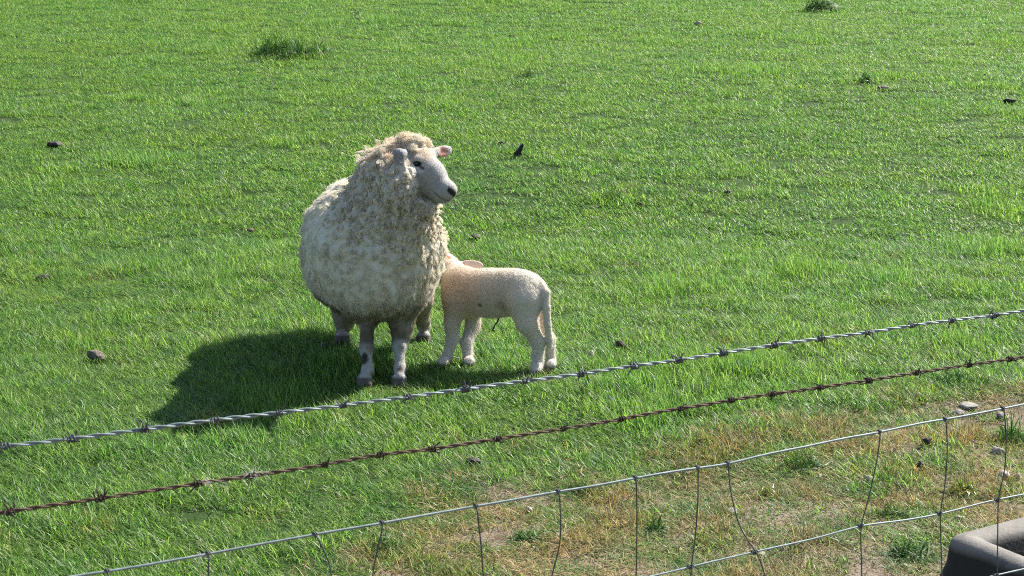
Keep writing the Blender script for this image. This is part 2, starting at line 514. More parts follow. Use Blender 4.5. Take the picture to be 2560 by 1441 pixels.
def vert_normals(V, Q):
    n = np.cross(V[Q[:, 2]] - V[Q[:, 0]], V[Q[:, 3]] - V[Q[:, 1]])
    N = np.zeros_like(V)
    for k in range(4): np.add.at(N, Q[:, k], n)
    return N / (np.linalg.norm(N, axis=1, keepdims=True) + 1e-12)
def relax(V, Q, it=2, lam=0.5):
    E = np.concatenate([Q[:, [0, 1]], Q[:, [1, 2]], Q[:, [2, 3]], Q[:, [3, 0]]])
    deg = np.bincount(E.ravel(), minlength=len(V))[:, None]
    for _ in range(it):
        S = np.zeros_like(V)
        np.add.at(S, E[:, 0], V[E[:, 1]]); np.add.at(S, E[:, 1], V[E[:, 0]])
        V = V * (1 - lam) + lam * S / np.maximum(deg, 1)
    return V
def rot_to(axis, up=(0, 0, 1)):
    """columns: long axis, side, up"""
    a = np.asarray(axis, float); a /= np.linalg.norm(a)
    s = np.cross(np.asarray(up, float), a); s /= np.linalg.norm(s)
    return np.stack([a, s, np.cross(a, s)], 1)
def hair_object(name, pts, rad, col, mat, parent):
    """pts (N,K,3) in the parent's space"""
    N, K, _ = pts.shape
    hc = bpy.data.hair_curves.new(name)
    hc.add_curves([K] * N)
    hc.attributes['position'].data.foreach_set('vector', pts.astype(np.float32).ravel())
    r = hc.attributes.get('radius') or hc.attributes.new('radius', 'FLOAT', 'POINT')
    r.data.foreach_set('value', rad.astype(np.float32).ravel())
    a = hc.attributes.new('col', 'FLOAT_COLOR', 'CURVE')
    a.data.foreach_set('color', np.c_[col, np.ones(N)].astype(np.float32).ravel())
    return link(name, hc, parent, mat)
def sample_surface(V, Q, weight, n):
    T = np.concatenate([Q[:, [0, 1, 2]], Q[:, [0, 2, 3]]])
    A = 0.5 * np.linalg.norm(np.cross(V[T[:, 1]] - V[T[:, 0]], V[T[:, 2]] - V[T[:, 0]]), axis=1) * weight[T].mean(1)
    k = RNG.choice(len(T), n, p=A / A.sum())
    u, v = RNG.uniform(0, 1, n), RNG.uniform(0, 1, n)
    m = u + v > 1; u[m], v[m] = 1 - u[m], 1 - v[m]
    w = np.stack([1 - u - v, u, v], -1)
    return T[k], w
def wool_material(name, trans=0.3, scale=1.0):
    t = NT(name)
    c = t.attr('col').outputs['Color']
    info = t.new('ShaderNodeHairInfo')
    c2 = t.mix(t.maprange(info.outputs['Random'], 0, 1, 0, 0.5), c, t.mix(1.0, c, (0.88, 0.85, 0.78), 'MULTIPLY'))
    t.color(c2); t.rough(0.75); t.p.inputs['Specular IOR Level'].default_value = 0.25
    tr = t.new('ShaderNodeBsdfTranslucent'); t.link(c2, tr.inputs['Color'])
    mx = t.new('ShaderNodeMixShader'); mx.inputs[0].default_value = trans
    t.link(t.p.outputs[0], mx.inputs[1]); t.link(tr.outputs[0], mx.inputs[2])
    t.link(mx.outputs[0], t.out.inputs['Surface'])
    return t.m
def skin_material(name, bump_scale, bump_strength):
    t = NT(name)
    c = t.attr('col').outputs['Color']
    co = t.obj()
    n = t.noise(bump_scale, 4, co)
    c = t.mix(t.maprange(n, 0.35, 0.7, 0.0, 0.35), c, t.mix(1.0, c, (0.72, 0.70, 0.66), 'MULTIPLY'))
    t.color(c); t.rough(0.85); t.p.inputs['Specular IOR Level'].default_value = 0.2
    t.p.inputs['Subsurface Weight'].default_value = 0.12
    t.p.inputs['Subsurface Radius'].default_value = (0.012, 0.008, 0.006)
    t.bump(n, bump_strength, 0.004)
    return t.m
M_WOOL = wool_material('fleece_fibre', 0.45)
M_LAMBWOOL = wool_material('lamb_wool_fibre', 0.3)
M_EWESKIN = skin_material('ewe_coat', 130, 0.5)
M_LAMBSKIN = skin_material('lamb_coat', 210, 0.8)
def simple_mat(name, col, rough=0.5, spec=0.5):
    t = NT(name); t.color(col); t.rough(rough); t.p.inputs['Specular IOR Level'].default_value = spec; return t.m
M_EYE = simple_mat('eye_dark', (0.012, 0.009, 0.006), 0.08)
M_IRIS = simple_mat('iris_amber', (0.16, 0.10, 0.03), 0.12)
M_HOOF = simple_mat('hoof_horn', (0.075, 0.062, 0.05), 0.6)
def uv_ball(name, r, seg=16, ring=10, scl=(1, 1, 1)):
    V, Fc = [], []
    for i in range(ring + 1):
        a = math.pi * i / ring
        for j in range(seg):
            b = 2 * math.pi * j / seg
            V.append((r * scl[0] * math.sin(a) * math.cos(b), r * scl[1] * math.sin(a) * math.sin(b), r * scl[2] * math.cos(a)))
    for i in range(ring):
        for j in range(seg):
            Fc.append((i * seg + j, (i + 1) * seg + j, (i + 1) * seg + (j + 1) % seg, i * seg + (j + 1) % seg))
    me = new_mesh(name, V, Fc); me.validate(); return me

def near(V, p, r0, r1):
    return smooth(r1, r0, np.linalg.norm(V - np.asarray(p), axis=1))
def near_path(V, pts, r0, r1):
    d = np.full(len(V), 9.0)
    for a, b in zip(pts[:-1], pts[1:]):
        a, b = np.asarray(a), np.asarray(b); ab = b - a
        t = np.clip(((V - a) @ ab) / (ab @ ab), 0, 1)
        d = np.minimum(d, np.linalg.norm(V - (a + t[:, None] * ab), axis=1))
    return smooth(r1, r0, d)
def lay(col, mask, c, amt=1.0):
    m = (mask * amt)[:, None]
    return col * (1 - m) + np.asarray(c)[None] * m

# ------------------------------------------------------------------ the ewe
def build_ewe():
    P = at_y
    gz = lambda px, Y: ground_h(at_y(px, 900, Y)[0], Y)
    def foot(px, Y):
        x = at_y(px, 930, Y)[0]; return np.array([x, Y, ground_h(x, Y)])
    feet = [foot(911, 6.435), foot(998, 6.455), foot(858, 7.08), foot(1060, 7.10)]
    lo, hi = np.array([-0.98, 6.20, -0.02]), np.array([-0.16, 7.62, 1.10])
    H = 0.0048
    wool, skin = Field(lo, hi, H), Field(lo, hi, H)
    # fleece volumes
    wool.ell(P(950, 636, 6.63), (0.250, 0.24, 0.245), 0.02)
    wool.ell(P(926, 616, 6.93), (0.268, 0.35, 0.268), 0.09)
    wool.ell(P(905, 582, 7.26), (0.240, 0.22, 0.236), 0.10)
    wool.ell(P(902, 682, 6.92), (0.205, 0.25, 0.150), 0.08)
    wool.ell(P(957, 722, 6.56), (0.17, 0.14, 0.080), 0.07)
    wool.cap(P(962, 565, 6.60), P(990, 470, 6.57), 0.172, 0.136, 0.09)
    wool.ell(P(1003, 545, 6.50), (0.115, 0.10, 0.115), 0.07)
    wool.ell(P(962, 432, 6.62), (0.088, 0.11, 0.085), 0.05)
    wool.ell(P(1006, 405, 6.57), (0.088, 0.095, 0.072), 0.05)
    wool.ell(P(1036, 386, 6.53), (0.056, 0.072, 0.054), 0.04)
    wool.ell(P(1000, 465, 6.44), (0.072, 0.075, 0.105), 0.03)
    wool.ell(P(1022, 448, 6.435), (0.026, 0.030, 0.042), 0.02)
    wool.ell(P(1062, 512, 6.47), (0.048, 0.075, 0.030), 0.03)
    for (a, b, ra, rb) in ((P(917, 770, 6.58), P(917, 856, 6.53), 0.056, 0.027), (P(1005, 770, 6.60), P(1000, 850, 6.555), 0.056, 0.027),
                           (P(872, 750, 7.10), P(860, 808, 7.12), 0.075, 0.036), (P(1040, 750, 7.05), P(1056, 800, 7.10), 0.075, 0.036)):
        wool.cap(a, b, ra, rb, 0.05)
    # skin: head
    sk0, mz = P(1050, 408, 6.505), P(1114, 478, 6.415)
    ax = mz - sk0
    skin.cap(sk0, P(1078, 436, 6.46), 0.064, 0.050, 0.02)
    skin.cap(P(1078, 436, 6.462), mz, 0.047, 0.035, 0.03)
    skin.cap(P(1048, 448, 6.475), P(1098, 486, 6.42), 0.052, 0.028, 0.03)
    skin.cap(P(1096, 492, 6.425), P(1114, 494, 6.405), 0.020, 0.017, 0.015)
    skin.ell(P(1120, 474, 6.405), (0.032, 0.035, 0.030), 0.02)
    skin.ell(P(1040, 398, 6.455), (0.026, 0.02, 0.014), 0.015)       # brow
    skin.ell(P(1042, 425, 6.445), (0.028, 0.02, 0.016), 0.015)       # cheekbone
    eye_p = skin.hit(1042, 410, 6.2, 6.8)
    eye_q = eye_p + np.array([0.075, 0.115, 0.0])                    # the far eye
    skin.ell(eye_p, (0.017, 0.012, 0.007), 0.006, sub=True)
    skin.ell(eye_q, (0.016, 0.014, 0.009), 0.006, sub=True)
    nos = [skin.hit(1127, 479, 6.2, 6.8), skin.hit(1137, 484, 6.2, 6.8)]
    skin.cap(nos[0], nos[0] + np.array([-0.010, 0.004, 0.010]), 0.006, 0.004, 0.004, sub=True)
    mouth = [skin.hit(*q, 6.2, 6.8) for q in ((1088, 483), (1099, 494), (1112, 501), (1124, 502), (1133, 496))]
    for a, b in zip(mouth[:-1], mouth[1:]): skin.cap(a, b, 0.0025, 0.0025, 0.003, sub=True)
    # ears
    near_tip, near_base = P(1003, 413, 6.375), P(1008, 386, 6.45)
    re = rot_to(near_tip - P(993, 376, 6.405), up=(0.45, -1, 0.3))
    skin.ell(P(998, 393, 6.39), (0.034, 0.023, 0.0085), 0.010, rot=re)
    skin.ell(P(1004, 396, 6.376), (0.030, 0.014, 0.010), 0.006, rot=re, sub=True)
    skin.cap(near_base, P(1000, 384, 6.40), 0.020, 0.014, 0.02)
    fb, ft = P(1088, 383, 6.555), P(1126, 374, 6.61)
    fm = (fb + ft) / 2
    rf = rot_to(ft - fb, up=(0.35, -0.8, 0.35))
    skin.ell(fm, (0.050, 0.023, 0.0095), 0.012, rot=rf)
    skin.ell(fm + np.array([0.006, -0.014, 0.0]), (0.036, 0.014, 0.011), 0.006, rot=rf, sub=True)
    skin.cap(P(1075, 388, 6.54), fb, 0.022, 0.016, 0.02)
    # legs
    joints = [(P(917, 842, 6.545), P(916, 872, 6.52), P(919, 926, 6.475)), (P(1000, 838, 6.57), P(998, 866, 6.54), P(1000, 920, 6.495)),
              (P(862, 810, 7.12), P(858, 822, 7.14), P(858, 848, 7.10)), (P(1054, 800, 7.10), P(1060, 815, 7.14), P(1061, 848, 7.11))]
    for (a, b, c), f in zip(joints, feet):
        f0 = f + np.array([0, 0, 0.012])
        skin.cap(a, b, 0.029, 0.0255, 0.012); skin.ell(b + np.array([0, -0.008, 0]), (0.0245, 0.022, 0.03), 0.012); skin.cap(b, c, 0.0220, 0.0185, 0.010)
        skin.ell(c, (0.0245, 0.026, 0.024), 0.010); skin.cap(c, f0 + np.array([0, 0.004, 0.026]), 0.0205, 0.021, 0.008)
        fw = np.array([0.0, -0.018, 0.0])
        skin.cap(f0 + np.array([-0.012, 0.0, 0.018]), f0 + fw + np.array([-0.016, 0, 0]), 0.020, 0.015, 0.004)
        skin.cap(f0 + np.array([0.012, 0.0, 0.018]), f0 + fw + np.array([0.016, 0, 0]), 0.020, 0.015, 0.004)
    allf = Field(lo, hi, H)
    h = np.clip(0.5 + 0.5 * (skin.f - wool.f) / 0.012, 0, 1)
    allf.f = skin.f * (1 - h) + wool.f * h - 0.012 * h * (1 - h)
    V, Q = allf.mesh()
    V = relax(V, Q, 2, 0.4)
    fw_, fs_ = wool.sample(V), skin.sample(V)
    fleece = smooth(0.004, -0.004, fw_ - fs_)
    N = vert_normals(V, Q)
    # lumps of the fleece
    headside = smooth(0.36, 0.20, np.linalg.norm((V - P(1000, 455, 6.50)) * np.array([1, 0.8, 1]), axis=1))
    lump = 0.62 - worley(V, 26, 3); lump2 = 0.6 - worley(V * np.array([1, 1, 0.75]), 46, 8)
    big = fnoise(V, 9, 5, 2)
    broad = fnoise(V * np.array([1, 1, 0.6]), 4.2, 6, 2)
    hang = fnoise(V * np.array([1, 1, 0.32]), 17, 66, 2)
    disp = fleece * (0.014 * hang * (1 - 0.6 * headside) + 0.016 * broad + 0.010 * big + 0.018 * lump * (0.22 + 0.8 * headside) + 0.022 * lump2 * (0.06 + headside))
    # broad folds of wool across the chest
    fold = np.sin(V[:, 2] * 62 + 3.0 * fnoise(V, 5, 9, 2)) * smooth(0.30, 0.45, V[:, 2]) * smooth(0.72, 0.55, V[:, 2])
    disp += fleece * 0.0025 * fold
    V = V + N * disp[:, None]
    N = vert_normals(V, Q)
    # colour of the coat
    n1, n2, n3 = fnoise(V, 7, 61, 3), fnoise(V, 28, 62, 3), fnoise(V, 3.0, 63, 2)
    wc = np.tile(np.array([0.80, 0.755, 0.645]), (len(V), 1))
    wc = lay(wc, smooth(-0.1, 0.6, n1), (0.85, 0.83, 0.775), 0.8)
    wc = lay(wc, smooth(0.0, 0.5, n2), (0.74, 0.66, 0.51), 0.5)
    top = smooth(0.80, 0.93, V[:, 2])
    wc = lay(wc, top * smooth(-0.5, 0.4, n2 + 0.5 * n1), (0.80, 0.60, 0.43), 0.65)
    wc = lay(wc, headside * smooth(0.0, 0.5, n2) * (1 - top), (0.68, 0.62, 0.50), 0.6)
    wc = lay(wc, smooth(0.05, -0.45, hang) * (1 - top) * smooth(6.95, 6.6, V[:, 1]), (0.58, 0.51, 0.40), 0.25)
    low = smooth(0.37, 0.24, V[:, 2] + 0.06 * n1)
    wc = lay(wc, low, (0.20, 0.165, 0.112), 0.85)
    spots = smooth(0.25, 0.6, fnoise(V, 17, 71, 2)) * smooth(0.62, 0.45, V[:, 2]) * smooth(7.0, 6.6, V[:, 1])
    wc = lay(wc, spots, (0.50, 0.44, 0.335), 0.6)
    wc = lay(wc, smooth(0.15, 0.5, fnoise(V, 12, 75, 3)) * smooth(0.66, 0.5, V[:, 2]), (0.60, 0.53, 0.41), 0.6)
    legs_wool = smooth(0.26, 0.20, V[:, 2])
    wc = lay(wc, legs_wool * smooth(-0.5, 0.2, n2) * smooth(6.9, 6.75, V[:, 1]), (0.095, 0.074, 0.052), 0.75)
    sc = np.tile(np.array([0.355, 0.345, 0.33]), (len(V), 1))
    sc = lay(sc, smooth(0.1, 0.6, fnoise(V, 40, 81, 3)), (0.27, 0.255, 0.235), 0.6)
    jaw = near(V, P(1058, 470, 6.44), 0.03, 0.085)
    sc = lay(sc, jaw, (0.275, 0.25, 0.205), 0.75)
    sc = lay(sc, near(V, P(1062, 386, 6.48), 0.02, 0.070), (0.46, 0.35, 0.25), 0.75)
    sc = lay(sc, near(V, skin.hit(1050, 424, 6.2, 6.8), 0.008, 0.024), (0.50, 0.49, 0.47), 0.8)
    sc = lay(sc, near(V, skin.hit(1052, 400, 6.2, 6.8), 0.004, 0.016), (0.50, 0.49, 0.47), 0.6)
    sc = lay(sc, smooth(0.020, 0.011, np.linalg.norm((V - eye_p) * np.array([0.8, 0.8, 1.5]), axis=1)), (0.030, 0.024, 0.02), 0.95)
    sc = lay(sc, near_path(V, [eye_p, eye_p + (skin.hit(1058, 422, 6.2, 6.8) - eye_p)], 0.003, 0.009), (0.05, 0.04, 0.035), 0.9)
    sc = lay(sc, near(V, eye_q, 0.012, 0.020), (0.030, 0.024, 0.02), 0.95)
    sc = lay(sc, near_path(V, mouth, 0.0012, 0.0055), (0.10, 0.08, 0.07), 0.85)
    nose_path = [skin.hit(1123, 477, 6.2, 6.8), skin.hit(1131, 482, 6.2, 6.8), skin.hit(1138, 488, 6.2, 6.8)]
    sc = lay(sc, near_path(V, nose_path, 0.0075, 0.014), (0.018, 0.015, 0.016), 0.97)
    sc = lay(sc, near_path(V, [nose_path[2], skin.hit(1134, 497, 6.2, 6.8)], 0.004, 0.010), (0.04, 0.033, 0.03), 0.9)
    sc = lay(sc, near(V, P(998, 393, 6.39), 0.03, 0.05) , (0.22, 0.218, 0.22), 0.8)  # near ear: its shade painted in as grey
    inner = near(V, fm + np.array([0.004, -0.012, -0.004]), 0.018, 0.034) * smooth(0.0, -0.4, N[:, 1])
    sc = lay(sc, inner, (0.30, 0.15, 0.12), 0.9)
    lowleg = smooth(0.10, 0.02, V[:, 2])
    sc = lay(sc, (V[:, 2] < 0.32) * smooth(0.1, 0.5, n2 + 0.3 * n1), (0.24, 0.20, 0.145), 0.65)
    sc = lay(sc, lowleg * smooth(-0.1, 0.4, n2), (0.17, 0.14, 0.105), 0.8)
    sc = lay(sc, near(V, skin.hit(909, 900, 6.3, 6.8), 0.012, 0.026), (0.035, 0.028, 0.022), 0.95)
    sc = lay(sc, near(V, skin.hit(912, 890, 6.3, 6.8), 0.006, 0.018), (0.035, 0.028, 0.022), 0.95)
    sc = lay(sc, near(V, skin.hit(1001, 925, 6.3, 6.8), 0.004, 0.020), (0.11, 0.075, 0.055), 0.9)
    sc = lay(sc, smooth(0.13, 0.235, V[:, 2] + 0.05 * n2 + 0.03 * n1) * (V[:, 2] < 0.33) * smooth(6.9, 6.75, V[:, 1]), (0.10, 0.08, 0.055), 0.8)
    hoofm = np.max([smooth(0.045, 0.036, V[:, 2] - f[2]) * (np.hypot(V[:, 0] - f[0], V[:, 1] - f[1]) < 0.09) for f in feet], axis=0)
    sc = lay(sc, hoofm, (0.085, 0.07, 0.055), 0.9)
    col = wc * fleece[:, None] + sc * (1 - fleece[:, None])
    base = np.array([-0.55, 6.8, 0.0])
    bald = np.maximum(near(V, eye_p, 0.024, 0.040), near(V, P(998, 395, 6.39), 0.034, 0.05))
    root = link('ewe', None, loc=base, label='woolly cream ewe standing front on with her head turned to the right', cat='sheep')
    me = fast_mesh('body', V - base, quads=Q)
    under = col * (1 - (0.22 + 0.12 * headside)[:, None] * fleece[:, None])  # mesh darkened under the fleece: shade between locks put into its colour
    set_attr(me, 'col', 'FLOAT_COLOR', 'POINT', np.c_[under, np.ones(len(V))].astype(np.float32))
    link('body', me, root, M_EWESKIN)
    for e in (eye_p, eye_q):
        o = link('eye', uv_ball('eye', 0.0125, scl=(1, 1, 0.72)), root, M_EYE, loc=e - base + np.array([-0.004 if e is eye_p else -0.010, 0.007 if e is eye_p else -0.004, 0.0]))
    # fleece: locks of fibres
    def locks(nl, ns, Lf, rl, curl, weight, rad, K=6, conv=0.75, lift=0.75, sag=0.6):
        T, w = sample_surface(V, Q, weight, nl)
        ip = lambda A: (A[T] * w[..., None]).sum(1)
        c, n, cc = ip(V), ip(N), ip(col)
        n /= np.linalg.norm(n, axis=1, keepdims=True)
        flow = np.stack([fnoise(c, 11, 91, 2), fnoise(c, 11, 92, 2), fnoise(c, 11, 93, 2)], -1) * 0.9
        d = n * lift + np.array([0, 0, -sag]) + flow + RNG.normal(0, 0.22, (nl, 3))
        d -= n * np.minimum((d * n).sum(1, keepdims=True) - 0.30, 0)
        d /= np.linalg.norm(d, axis=1, keepdims=True)
        L = Lf(c) * RNG.uniform(0.6, 1.3, nl)
        t1 = np.cross(n, RNG.normal(0, 1, (nl, 3))); t1 /= np.linalg.norm(t1, axis=1, keepdims=True)
        t2 = np.cross(n, t1)
        a, r = RNG.uniform(0, 2 * np.pi, (nl, ns)), np.sqrt(RNG.uniform(0, 1, (nl, ns)))
        off = (t1[:, None] * np.cos(a)[..., None] + t2[:, None] * np.sin(a)[..., None]) * (r * rl)[..., None]
        root_ = c[:, None] + off - n[:, None] * 0.004
        Ls = L[:, None] * RNG.uniform(0.75, 1.1, (nl, ns))
        e1 = np.cross(d, t1); e1 /= np.linalg.norm(e1, axis=1, keepdims=True); e2 = np.cross(d, e1)
        ph = RNG.uniform(0, 2 * np.pi, nl)[:, None] + RNG.normal(0, 0.35, (nl, ns)); fq = RNG.uniform(1.0, 2.2, nl)[:, None]
        pts = []
        for k in range(K):
            t = k / (K - 1)
            q = c[:, None] - n[:, None] * 0.004 + off * (1 - conv * t ** 0.8) + d[:, None] * (Ls * t)[..., None]
            am = (curl * min(1.0, 1.6 * t))
            q = q + am * (e1[:, None] * np.cos(ph + 2 * np.pi * fq * t)[..., None] + e2[:, None] * np.sin(ph + 2 * np.pi * fq * t)[..., None])
            pts.append(q)
        pts = np.stack(pts, 2).reshape(-1, K, 3)
        taper = np.linspace(1, 0.45, K)[None] * rad * RNG.uniform(0.8, 1.25, (len(pts), 1))
        colr = np.repeat(cc, ns, 0) * RNG.uniform(0.86, 1.12, (len(pts), 1)) * np.repeat(RNG.uniform(0.88, 1.1, (nl, 1)), ns, 0)
        return pts, taper, np.clip(colr, 0, 0.93)
    body_w = fleece * (1 - 0.95 * headside) * (0.35 + 0.65 * smooth(0.16, 0.26, V[:, 2]))
    head_w = fleece * headside * (1 - bald)
    lowc = lambda c: (0.5 + 0.5 * smooth(0.2, 0.34, c[:, 2])) * (0.3 + 0.7 * smooth(0.0, 0.040, skin.sample(c)))
    A = locks(9500, 14, lambda c: 0.024 * lowc(c) * (0.8 + 0.5 * fnoise(c, 6, 44, 2)), 0.014, 0.0016, body_w, 0.00052, conv=0.45, lift=0.5, sag=0.75)
    B = locks(1500, 30, lambda c: 0.027 * lowc(c) * (0.85 + 0.5 * fnoise(c, 9, 45, 2)), 0.0085, 0.0060, head_w, 0.00075, K=8, conv=0.55, lift=0.55, sag=0.7)
    tops = fleece * smooth(0.84, 0.92, V[:, 2]) * (1 - bald)
    C = locks(420, 22, lambda c: 0.034 * lowc(c), 0.013, 0.0060, tops, 0.00060, K=8, conv=0.25, lift=0.6, sag=0.35)
    # short hair of the face and legs
    sw = (1 - fleece) * (1 - near(V, eye_p, 0.012, 0.018)) * (1 - near(V, eye_q, 0.012, 0.018)) * (1 - near_path(V, nose_path, 0.010, 0.016)) * (1 - near_path(V, mouth, 0.002, 0.006)) * (1 - hoofm)
    nh = 11000
    T, w = sample_surface(V, Q, sw, nh)
    ip = lambda A_: (A_[T] * w[..., None]).sum(1)
    c, n, cc = ip(V), ip(N), ip(col)
    d = n * 0.55 + np.array([0.15, -0.1, -0.65]) + RNG.normal(0, 0.3, (nh, 3))
    d /= np.linalg.norm(d, axis=1, keepdims=True)
    L = RNG.uniform(0.002, 0.0055, nh)
    pts = np.stack([c + d * (L * t)[:, None] for t in (0, 0.5, 1.0)], 1)
    Fh = (pts, np.array([1, 0.8, 0.35])[None] * 0.00040 * RNG.uniform(0.8, 1.2, (nh, 1)), np.clip(cc * 1.35 * RNG.uniform(0.8, 1.2, (nh, 1)), 0, 0.85))
    o = hair_object('short_hair', Fh[0] - base, Fh[1], Fh[2], M_WOOL, root); o['kind'] = 'stuff'
    for (pts, rad, colr), nm in ((A, 'fleece'), (B, 'neck_wool'), (C, 'crown_wool')):
        o = hair_object(nm, pts - base, rad, colr, M_WOOL, root)
        o['kind'] = 'stuff'
    return base, P
build_ewe()

# ------------------------------------------------------------------ the lamb
def build_lamb():
    P = at_y
    def foot(px, Y):
        x = at_y(px, 925, Y)[0]; return np.array([x, Y, ground_h(x, Y)])
    feet = [foot(1107, 6.700), foot(1174, 6.705), foot(1341, 6.585), foot(1377, 6.66)]
    lo, hi = np.array([-0.48, 6.48, -0.02]), np.array([0.26, 7.26, 0.50])
    S = Field(lo, hi, 0.0036)
    sh, ru = P(1158, 733, 6.795), P(1318, 736, 6.672)
    ax = ru - sh
    S.ell((sh * 0.55 + ru * 0.45) + np.array([0, 0, 0.002]), (0.172, 0.090, 0.100), 0.03, rot=rot_to(ax))
    S.ell(sh, (0.086, 0.078, 0.096), 0.04)
    S.ell(ru + np.array([0.004, 0, -0.006]), (0.080, 0.078, 0.088), 0.04)
    S.ell(P(1284, 714, 6.685), (0.080, 0.06, 0.062), 0.04)
    # neck and head, reaching under the ewe's flank
    S.cap(P(1150, 705, 6.83), P(1122, 672, 6.97), 0.062, 0.050, 0.045)
    S.cap(P(1112, 664, 7.01), P(1080, 690, 7.05), 0.050, 0.044, 0.03)
    S.cap(P(1085, 690, 7.05), P(1052, 722, 7.07), 0.038, 0.024, 0.02)
    # ears
    eb, et = P(1142, 662, 6.955), P(1211, 665, 6.91)
    S.ell((eb + et) / 2, (0.058, 0.022, 0.0085), 0.010, rot=rot_to(et - eb, up=(0.1, -0.9, 0.35)))
    S.ell(P(1085, 655, 7.09), (0.012, 0.050, 0.018), 0.010)
    # legs
    S.cap(P(1138, 755, 6.755), P(1130, 812, 6.75), 0.0480, 0.0290, 0.03)
    S.cap(P(1130, 805, 6.75), P(1131, 848, 6.745), 0.0299, 0.0233, 0.015)
    S.cap(P(1131, 848, 6.745), P(1118, 893, 6.74), 0.0233, 0.0180, 0.012)
    S.cap(P(1185, 770, 6.84), P(1182, 815, 6.82), 0.0384, 0.0264, 0.03)
    S.cap(P(1182, 812, 6.82), P(1166, 856, 6.775), 0.0264, 0.0224, 0.015)
    S.cap(P(1166, 856, 6.775), P(1171, 902, 6.76), 0.0224, 0.0172, 0.012)
    S.cap(P(1308, 755, 6.635), P(1318, 808, 6.62), 0.0653, 0.0413, 0.03)
    S.cap(P(1318, 808, 6.62), P(1345, 856, 6.625), 0.0413, 0.0264, 0.02)
    S.cap(P(1346, 854, 6.625), P(1343, 910, 6.63), 0.0264, 0.0216, 0.012)
    S.cap(P(1338, 765, 6.71), P(1352, 808, 6.70), 0.0557, 0.0346, 0.03)
    S.cap(P(1352, 808, 6.70), P(1373, 848, 6.70), 0.0299, 0.0220, 0.015)
    S.cap(P(1374, 848, 6.70), P(1377, 905, 6.70), 0.0220, 0.0176, 0.012)
    anks = [P(1118, 893, 6.74), P(1171, 902, 6.76), P(1343, 910, 6.63), P(1377, 905, 6.70)]
    for f, a in zip(feet, anks):
        f0 = f + np.array([-0.004, 0, 0.010])
        S.cap(a, f0 + np.array([0.004, 0, 0.018]), 0.0195, 0.0205, 0.01)
        for s in (-1, 1):
            S.cap(f0 + np.array([0.0, 0.010 * s, 0.014]), f0 + np.array([-0.014, 0.010 * s, 0.0]), 0.0150, 0.011, 0.005)
    # tail
    tp = [P(1334, 708, 6.675), P(1351, 712, 6.65), P(1364, 732, 6.625), P(1366, 770, 6.61), P(1368, 812, 6.61), P(1373, 850, 6.62), P(1374, 866, 6.62)]
    rr = [0.020, 0.0175, 0.0165, 0.015, 0.0145, 0.0145, 0.011]
    for k in range(len(tp) - 1): S.cap(tp[k], tp[k + 1], rr[k], rr[k + 1], 0.008)
    V, Q = S.mesh()
    V = relax(V, Q, 2, 0.4)
    N = vert_normals(V, Q)
    is_ear = near_path(V, [eb + 0.25 * (et - eb), et], 0.020, 0.028)
    rib = 0.5 - worley(V * np.array([1, 1, 0.6]), 95, 3)
    V = V + N * ((1 - is_ear) * (0.0024 * rib + 0.0020 * fnoise(V, 30, 3, 2)))[:, None]
    N = vert_normals(V, Q)
    n1, n2 = fnoise(V, 9, 14, 3), fnoise(V, 45, 15, 2)
    col = np.tile(np.array([0.56, 0.51, 0.435]), (len(V), 1))
    col = lay(col, smooth(0.0, 0.6, n2), (0.54, 0.49, 0.41), 0.6)
    shoulder = near(V, P(1140, 728, 6.72), 0.03, 0.20)
    col = lay(col, shoulder * smooth(-0.6, 0.4, n1 + 0.4), (0.46, 0.305, 0.205), 0.62)
    col = lay(col, near(V, P(1240, 740, 6.64), 0.02, 0.14), (0.44, 0.34, 0.265), 0.45)
    col = lay(col, near(V, S.hit(1200, 763, 6.4, 7.0), 0.004, 0.014), (0.12, 0.10, 0.07), 0.85)
    col = lay(col, near(V, S.hit(1255, 765, 6.4, 7.0), 0.01, 0.035), (0.22, 0.20, 0.165), 0.5)
    col = lay(col, is_ear, (0.52, 0.39, 0.37), 0.85)
    red = near_path(V, [P(1118, 632, 6.97), P(1121, 656, 6.94)], 0.010, 0.022)
    col = lay(col, red, (0.45, 0.10, 0.055), 0.85)
    col = lay(col, near_path(V, [P(1124, 660, 6.90), P(1120, 700, 6.90)], 0.012, 0.03), (0.42, 0.25, 0.19), 0.6)
    legs = smooth(0.16, 0.10, V[:, 2])
    col = lay(col, legs, (0.55, 0.535, 0.50), 0.7)
    groin = near(V, P(1345, 800, 6.66), 0.02, 0.06) * smooth(0.3, 0.8, N[:, 0])
    col = lay(col, groin, (0.60, 0.42, 0.36), 0.7)
    hoof = smooth(0.034, 0.026, V[:, 2] - np.min([f[2] for f in feet]))
    col = lay(col, hoof, (0.16, 0.13, 0.10), 0.9)
    base = np.array([-0.05, 6.72, 0.0])
    root = link('lamb', None, loc=base, label='small pinkish white lamb suckling under the ewe with its tail hanging', cat='lamb')
    me = fast_mesh('body', V - base, quads=Q)
    set_attr(me, 'col', 'FLOAT_COLOR', 'POINT', np.c_[col, np.ones(len(V))].astype(np.float32))
    link('body', me, root, M_LAMBSKIN)
    # short tight wool
    def fuzz(n, L, w, rad, dirn=(0.0, 0.0, -0.4)):
        T, b = sample_surface(V, Q, w, n)
        ip = lambda A: (A[T] * b[..., None]).sum(1)
        c, nn, cc = ip(V), ip(N), ip(col)
        nn /= np.linalg.norm(nn, axis=1, keepdims=True)
        d = nn + np.array(dirn) + RNG.normal(0, 0.45, (n, 3))
        d /= np.linalg.norm(d, axis=1, keepdims=True)
        Ls = L * RNG.uniform(0.5, 1.3, n)
        bend = RNG.normal(0, 0.35, (n, 3))
        pts = np.stack([c - nn * 0.001 + d * (Ls * t)[:, None] + bend * (Ls * t * t)[:, None] for t in (0, 0.5, 1.0)], 1)
